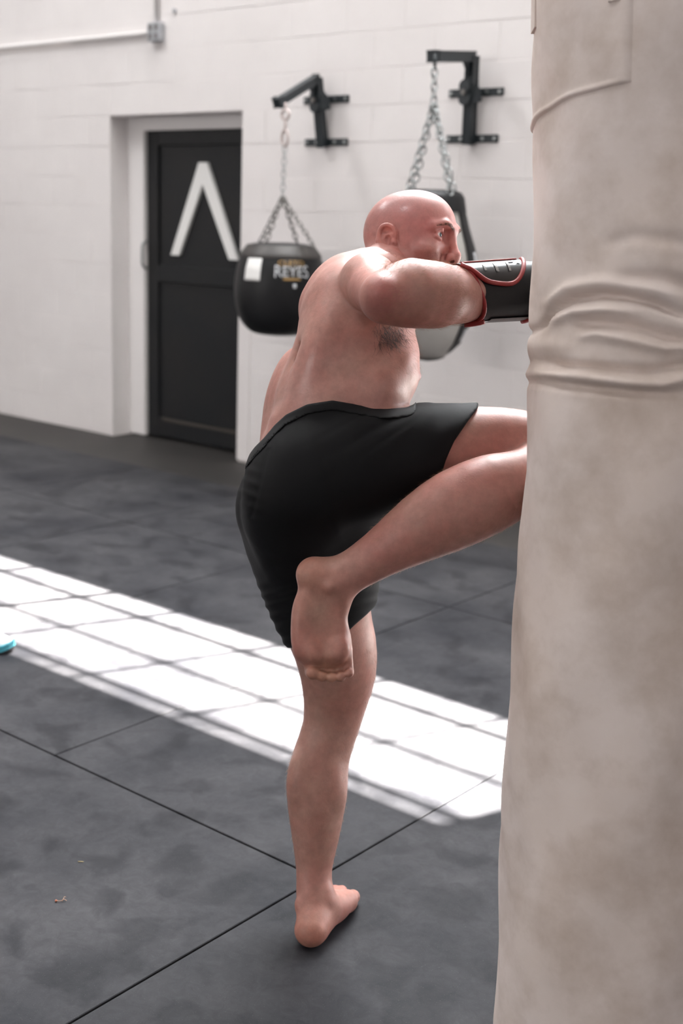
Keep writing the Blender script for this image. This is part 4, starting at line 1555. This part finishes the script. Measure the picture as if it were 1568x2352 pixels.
def folds(p):
    x, y = px_of(p)
    t = 0.0012 * np.sin((x * 0.55 + y * 0.83) * 0.075 + 1.2 * np.sin(x * 0.013)) * np.exp(-((y - 985) / 60) ** 2) * (x > 640)
    # gathers above the standing knee and across the seat
    w = np.clip((y - 1290) / 80, 0, 1)
    t = t + w * 0.0016 * np.sin((y + 0.30 * x) * 0.21 + 0.9 * np.sin(y * 0.05)) * (0.4 + 0.6 * np.clip((760 - x) / 120, 0, 1))
    t = t + 0.0014 * np.sin((y - 0.35 * x) * 0.22) * np.exp(-((x - 575) / 22) ** 2) * np.exp(-((y - 1130) / 60) ** 2)
    t = t + 0.0015 * np.exp(-(((x - 592) + 0.25 * (y - 1130)) / 5) ** 2) * (y < 1190) * (y > 1030)
    # drag lines from hip to groin
    for cx, cy, an, L, amp in ((860, 985, 0.55, 90, 0.002), (900, 1000, 0.6, 80, 0.0018), (800, 970, 0.5, 80, 0.0015), (950, 985, 0.9, 70, 0.0012)):
        u = (x - cx) * math.cos(an) - (y - cy) * math.sin(an)
        v = (x - cx) * math.sin(an) + (y - cy) * math.cos(an)
        t = t + amp * np.exp(-(v / 7) ** 2) * np.exp(-(u / L) ** 2)
    return t


import copy
sv = []
for v in torso[1:2] + pelvis + thighR + thighL:            # cloth bridges the hollows between the muscles
    v = copy.copy(v)
    v.k = 0.05 if isinstance(v, EL) else 0.018
    sv.append(v)
sv += [C((690, 1185, 2.44), (738, 1385, 2.61), 122, 98, 0.03), C((795, 1150, 2.44), (765, 1340, 2.575), 92, 90, 0.03)]   # cloth drawn across between the thighs
sh = sv + [Wall(cut_waist, 0.003), Wall(cut_hemR, 0.003), Wall(cut_hemL, 0.003)]
lo2 = np.array([cs(530, 0, 2.75)[0], cs(0, 1505, 2.75)[1], 2.15])
hi2 = np.array([cs(1125, 0, 2.75)[0], cs(0, 905, 2.75)[1], 2.78])
v2, q2 = surface(sh, lo2, hi2, 0.0030, 0.0065, disp=folds)
shorts = np_mesh('shorts', v2, q2, M_cloth, person)
shorts['label'] = 'black knee length stretch shorts'
wb = sv + [Wall(lambda p: cut_waist(p, 1.5), 0.002), Wall(lambda p: -cut_waist(p, -22), 0.002), Wall(lambda p: p[:, 0] - cs(956, 0, 2.42)[0] * p[:, 2] / 2.42, 0.002)]
v3, q3 = surface(wb, np.array([lo2[0], cs(0, 1180, 2.75)[1], 2.15]), hi2, 0.0030, 0.0085)
w_ = np_mesh('waistband', v3, q3, M_band, shorts)

# ---- boxing gloves
M_red = M('red_piping', (0.24, 0.014, 0.014), 0.45)
M_glv = M('black_glove_leather', (0.004, 0.004, 0.005), 0.45, 0.0, 0.25, bump=(60, 0.12, 0.003))
M_print = M('worn_bronze_print', (0.10, 0.075, 0.055), 0.45, noise=(300, (0.015, 0.015, 0.015), 0.42, 0.58))
M_gloss = M('glossy_black_patch', (0.008, 0.008, 0.008), 0.30, spec=0.4)


_fx = np.array([0, 0.04, 0.10, 0.22, 0.36, 0.50, 0.62, 0.72, 0.82, 0.92, 1.0])
FE = np.polyfit(_fx, [62, 40, 26, 14, 9, 9, 14, 24, 42, 64, 84], 6)


def glove(p0, p1, fist, r0, r1, lab, detail):
    """p0 cuff opening, p1 wrist end, fist centre: camera space"""
    g_ = [RC(p1, fist, r1 * 0.95, 0.058, 0.03), EL(fist, np.eye(3), (0.066, 0.062, 0.058), 0.03),
          RC(fist + np.array([-0.02, 0.035, -0.035]), fist + np.array([0.045, 0.02, -0.045]), 0.022, 0.020, 0.012)]
    gv, gq = surface(g_, np.minimum(p1, fist) - 0.11, np.maximum(p1, fist) + 0.11, 0.004)
    gl = np_mesh('boxing_glove', gv, gq, M_glv, person)
    gl['label'] = lab
    ax = p1 - p0
    ax = ax / np.linalg.norm(ax)
    up_ = np.array([0, 1.0, 0]) - ax * ax[1]
    up_ /= np.linalg.norm(up_)
    nr = np.cross(up_, ax)
    if nr[2] > 0:
        nr = -nr                                          # towards the camera

    def cuff(t, a, off=0.0):                              # a: 0 towards camera, 90 up
        rr = r0 + (r1 - r0) * t
        sq = 1.0 / (abs(math.cos(a)) ** 2.6 + abs(math.sin(a)) ** 2.6) ** (1 / 2.6)
        slant = 0.10 * math.sin(a) * (1 - t)              # the opening leans
        return p0 + (p1 - p0) * (t - slant * 1.2) + (nr * math.cos(a) * 0.92 + up_ * math.sin(a)) * (rr * sq + off)

    b = bmesh.new()
    n, m_ = 48, 20
    rings_ = [[b.verts.new(c2w(cuff(j / m_, 2 * math.pi * i / n))) for i in range(n)] for j in range(m_ + 1)]
    inner = [[b.verts.new(c2w(cuff(j / m_, 2 * math.pi * i / n, -0.006))) for i in range(n)] for j in range(m_ + 1)]
    for R_ in (rings_, inner):
        for A, B in zip(R_, R_[1:]):
            for k in range(n):
                b.faces.new((A[k], A[(k + 1) % n], B[(k + 1) % n], B[k]))
    for k in range(n):
        b.faces.new((rings_[0][k], rings_[0][(k + 1) % n], inner[0][(k + 1) % n], inner[0][k]))
    mk('cuff', b, M_glv, gl, True)
    b = bmesh.new()
    tube(b, [c2w(cuff(0.0, 2 * math.pi * i / n, -0.001)) for i in range(n)], 0.0042, 8, close=True)
    mk('piping', b, M_red, gl, True)
    if not detail:
        return gl
    # padded flap over the top of the cuff, edged in red
    def flap_edge(u):                                     # u 0..1 along the camera side, from opening to knuckles
        return math.radians(np.polyval(FE, u))
    b = bmesh.new()
    nu, nv = 24, 14
    gg = []
    for i in range(nu + 1):
        u = i / nu
        a0 = flap_edge(u)
        a1 = math.radians(150)
        gg.append([b.verts.new(c2w(cuff(-0.03 + 0.99 * u, a0 + (a1 - a0) * j / nv, 0.0045))) for j in range(nv + 1)])
    for A, B in zip(gg, gg[1:]):
        for j in range(nv):
            b.faces.new((A[j], A[j + 1], B[j + 1], B[j]))
    fp = mk('padded_flap', b, M_gloss, gl, True)
    b = bmesh.new()
    tube(b, [c2w(cuff(-0.03 + 0.99 * i / 30, flap_edge(i / 30), 0.004)) for i in range(31)], 0.0046, 8)
    mk('flap_piping', b, M_red, gl, True)
    b = bmesh.new()
    tube(b, [c2w(cuff(0.02 + 0.8 * i / 20, math.radians(72), 0.0055)) for i in range(21)], 0.0022, 6)
    tube(b, [c2w(cuff(0.02 + 0.9 * i / 20, math.radians(112), 0.0055)) for i in range(21)], 0.0032, 6)
    mk('flap_stripe', b, M_red, gl, True)
    # worn print on the flap: slanted silver strokes
    for u0, w_p, a_lo, a_hi in ((0.20, 0.035, 36, 56), (0.36, 0.04, 32, 58), (0.55, 0.035, 32, 58), (0.62, 0.09, 53, 60), (0.74, 0.05, 48, 58)):
        b = bmesh.new()
        vv = [[b.verts.new(c2w(cuff(-0.03 + 0.99 * (u0 + w_p * i / 2 + 0.06 * j / 4), math.radians(a_lo + (a_hi - a_lo) * j / 4), 0.0055))) for j in range(5)] for i in range(3)]
        for A, B in zip(vv, vv[1:]):
            for j in range(4):
                b.faces.new((A[j], A[j + 1], B[j + 1], B[j]))
        mk('print_stroke', b, M_print, fp, True)
    # laced gusset along the underside
    b = bmesh.new()
    nn = 14
    vv = [[b.verts.new(c2w(cuff(0.16 + 0.72 * i / nn, math.radians(-62 - 50 * j / 6), 0.003))) for j in range(7)] for i in range(nn + 1)]
    for A, B in zip(vv, vv[1:]):
        for j in range(6):
            b.faces.new((A[j], A[j + 1], B[j + 1], B[j]))
    mk('gusset_panel', b, M('grey_mesh_gusset', (0.10, 0.09, 0.085), 0.35, bump=(400, 0.6, 0.002)), gl, True)
    b = bmesh.new()
    tube(b, [c2w(cuff(0.06, math.radians(-70 - 8 * i), 0.004) - ax * 0.012 * i * 0.5) for i in range(5)], 0.005, 8)
    tube(b, [c2w(cuff(0.90, math.radians(-48 - 9 * i), 0.004)) for i in range(6)], 0.0048, 8)
    mk('pull_loop', b, M_red, gl, True)
    return gl


glove(cs(1066, 676, 2.245), cs(1205, 667, 2.325), cs(1288, 664, 2.348), 0.0505, 0.0535, 'black boxing glove with red piping', True)
glove(cs(925, 722, 2.695), cs(955, 690, 2.69), cs(968, 676, 2.69), 0.043, 0.045, 'second black boxing glove held in guard', False)
# ------------------------------------------------------------------ the shoe at the edge of the frame and crumbs on the mats
M_shoe = M('white_knit_upper', (0.72, 0.72, 0.74), 0.7, bump=(300, 0.4, 0.001))
M_teal = M('teal_foam_sole', (0.08, 0.42, 0.52), 0.5)
M_out = M('black_outsole', (0.015, 0.015, 0.016), 0.6)
tip_ = at_z(34, 1497, 0.0)
sd = Vector((CR[0], CR[1], 0)).normalized() * -1            # heel lies off to the left
sd = (sd + Vector((0.0, 0.12, 0))).normalized()
sl = Vector((-sd.y, sd.x, 0))
shoe = tag(empty('running_shoe', tip_ + sd * 0.14), 'white running shoe with a teal sole in the patch of sun', 'shoe')


def sole_outline(t):                                        # half widths along the shoe, toe at 0
    return np.interp(t, [0, 0.03, 0.1, 0.25, 0.4, 0.6, 0.8, 0.93, 1.0], [0.004, 0.022, 0.038, 0.047, 0.046, 0.036, 0.035, 0.028, 0.006])


def slab(z0, z1, g_, m, name):
    b = bmesh.new()
    n = 26
    lo_, hi_ = [], []
    for s in (1, -1):
        for i in (range(n + 1) if s > 0 else range(n, -1, -1)):
            t = i / n
            rise = 0.018 * max(0, 1 - t / 0.22) ** 2
            p = tip_ + sd * (t * 0.285) + sl * s * (sole_outline(t) + g_)
            lo_.append(b.verts.new(p + Vector((0, 0, z0 + rise * (0.6 if z0 < 0.003 else 1)))))
            hi_.append(b.verts.new(p + Vector((0, 0, z1 + rise))))
    k = len(lo_)
    for i in range(k):
        j = (i + 1) % k
        b.faces.new((lo_[i], lo_[j], hi_[j], hi_[i]))
    b.faces.new(lo_[::-1])
    b.faces.new(hi_)
    return mk(name, b, m, shoe)


slab(0.0005, 0.006, 0.0, M_out, 'outsole')
slab(0.006, 0.015, 0.002, M_teal, 'midsole')
slab(0.015, 0.018, -0.001, M_out, 'midsole_groove')
slab(0.018, 0.028, 0.002, M_teal, 'midsole')
b = bmesh.new()
rr_ = []
for i in range(25):
    t = 0.01 + 0.98 * i / 24
    w = max(0.004, sole_outline(t) - 0.002)
    hgt = np.interp(t, [0, 0.05, 0.15, 0.3, 0.5, 0.62, 0.75, 0.9, 1.0], [0.03, 0.045, 0.058, 0.072, 0.095, 0.10, 0.085, 0.09, 0.06])
    c = tip_ + sd * (t * 0.285)
    rr_.append([b.verts.new(c + sl * (w * math.cos(a)) + Vector((0, 0, 0.026 + (hgt - 0.026) * math.sin(a)))) for a in np.linspace(0, math.pi, 15)])
for A, B in zip(rr_, rr_[1:]):
    for k in range(14):
        b.faces.new((A[k], A[k + 1], B[k + 1], B[k]))
b.faces.new(rr_[0]); b.faces.new(rr_[-1][::-1])
mk('upper', b, M_shoe, shoe, True)
for t in (0.32, 0.38, 0.44, 0.50):
    b = bmesh.new()
    c = tip_ + sd * (t * 0.285)
    hgt = np.interp(t, [0.3, 0.5], [0.074, 0.097])
    tube(b, [c + sl * (0.03 * math.cos(a)) + Vector((0, 0, 0.03 + (hgt - 0.028) * math.sin(a))) for a in np.linspace(0.5, math.pi - 0.5, 9)], 0.0025, 6)
    mk('lace', b, M_teal, shoe, True)

M_twig = M('dry_twig', (0.42, 0.26, 0.18), 0.7)
q = at_z(140, 2072, 0.0)
tw = empty('twig', q)
tag(tw, 'tiny curled reddish twig lying on the nearest mat', 'twig')
b = bmesh.new()
e1 = Vector((CR[0], CR[1], 0))
e2 = Vector((-CR[1], CR[0], 0))
tube(b, spl([q - e1 * 0.011 + Vector((0, 0, 0.003)), q + Vector((0, 0, 0.003)), q + e1 * 0.006 + e2 * 0.004 + Vector((0, 0, 0.005)), q + e1 * 0.012 + e2 * 0.003 + Vector((0, 0, 0.002))], 4), 0.0008, 6)
tube(b, spl([q + e1 * 0.003 + Vector((0, 0, 0.002)), q + e1 * 0.005 + e2 * 0.012 + Vector((0, 0, 0.006)), q + e1 * 0.008 + e2 * 0.014 + Vector((0, 0, 0.004))], 4), 0.0006, 6)
mk('stem', b, M_twig, tw, True)
b = bmesh.new()
bmesh.ops.create_icosphere(b, subdivisions=2, radius=0.0028, matrix=Matrix.Translation(q - e1 * 0.011 + Vector((0, 0, 0.003))))
mk('bud', b, M('red_bud', (0.45, 0.15, 0.08), 0.6), tw, True)
q = at_z(185, 1980, 0.0)
b = bmesh.new()
tube(b, [q - e1 * 0.006 + Vector((0, 0, 0.001)), q + Vector((0, 0, 0.0012)), q + e1 * 0.007 + Vector((0, 0, 0.001))], 0.0008, 6)
tag(mk('straw', b, M('dry_straw', (0.5, 0.40, 0.2), 0.7), None, True), 'short pale straw on the mat above the twig', 'straw')
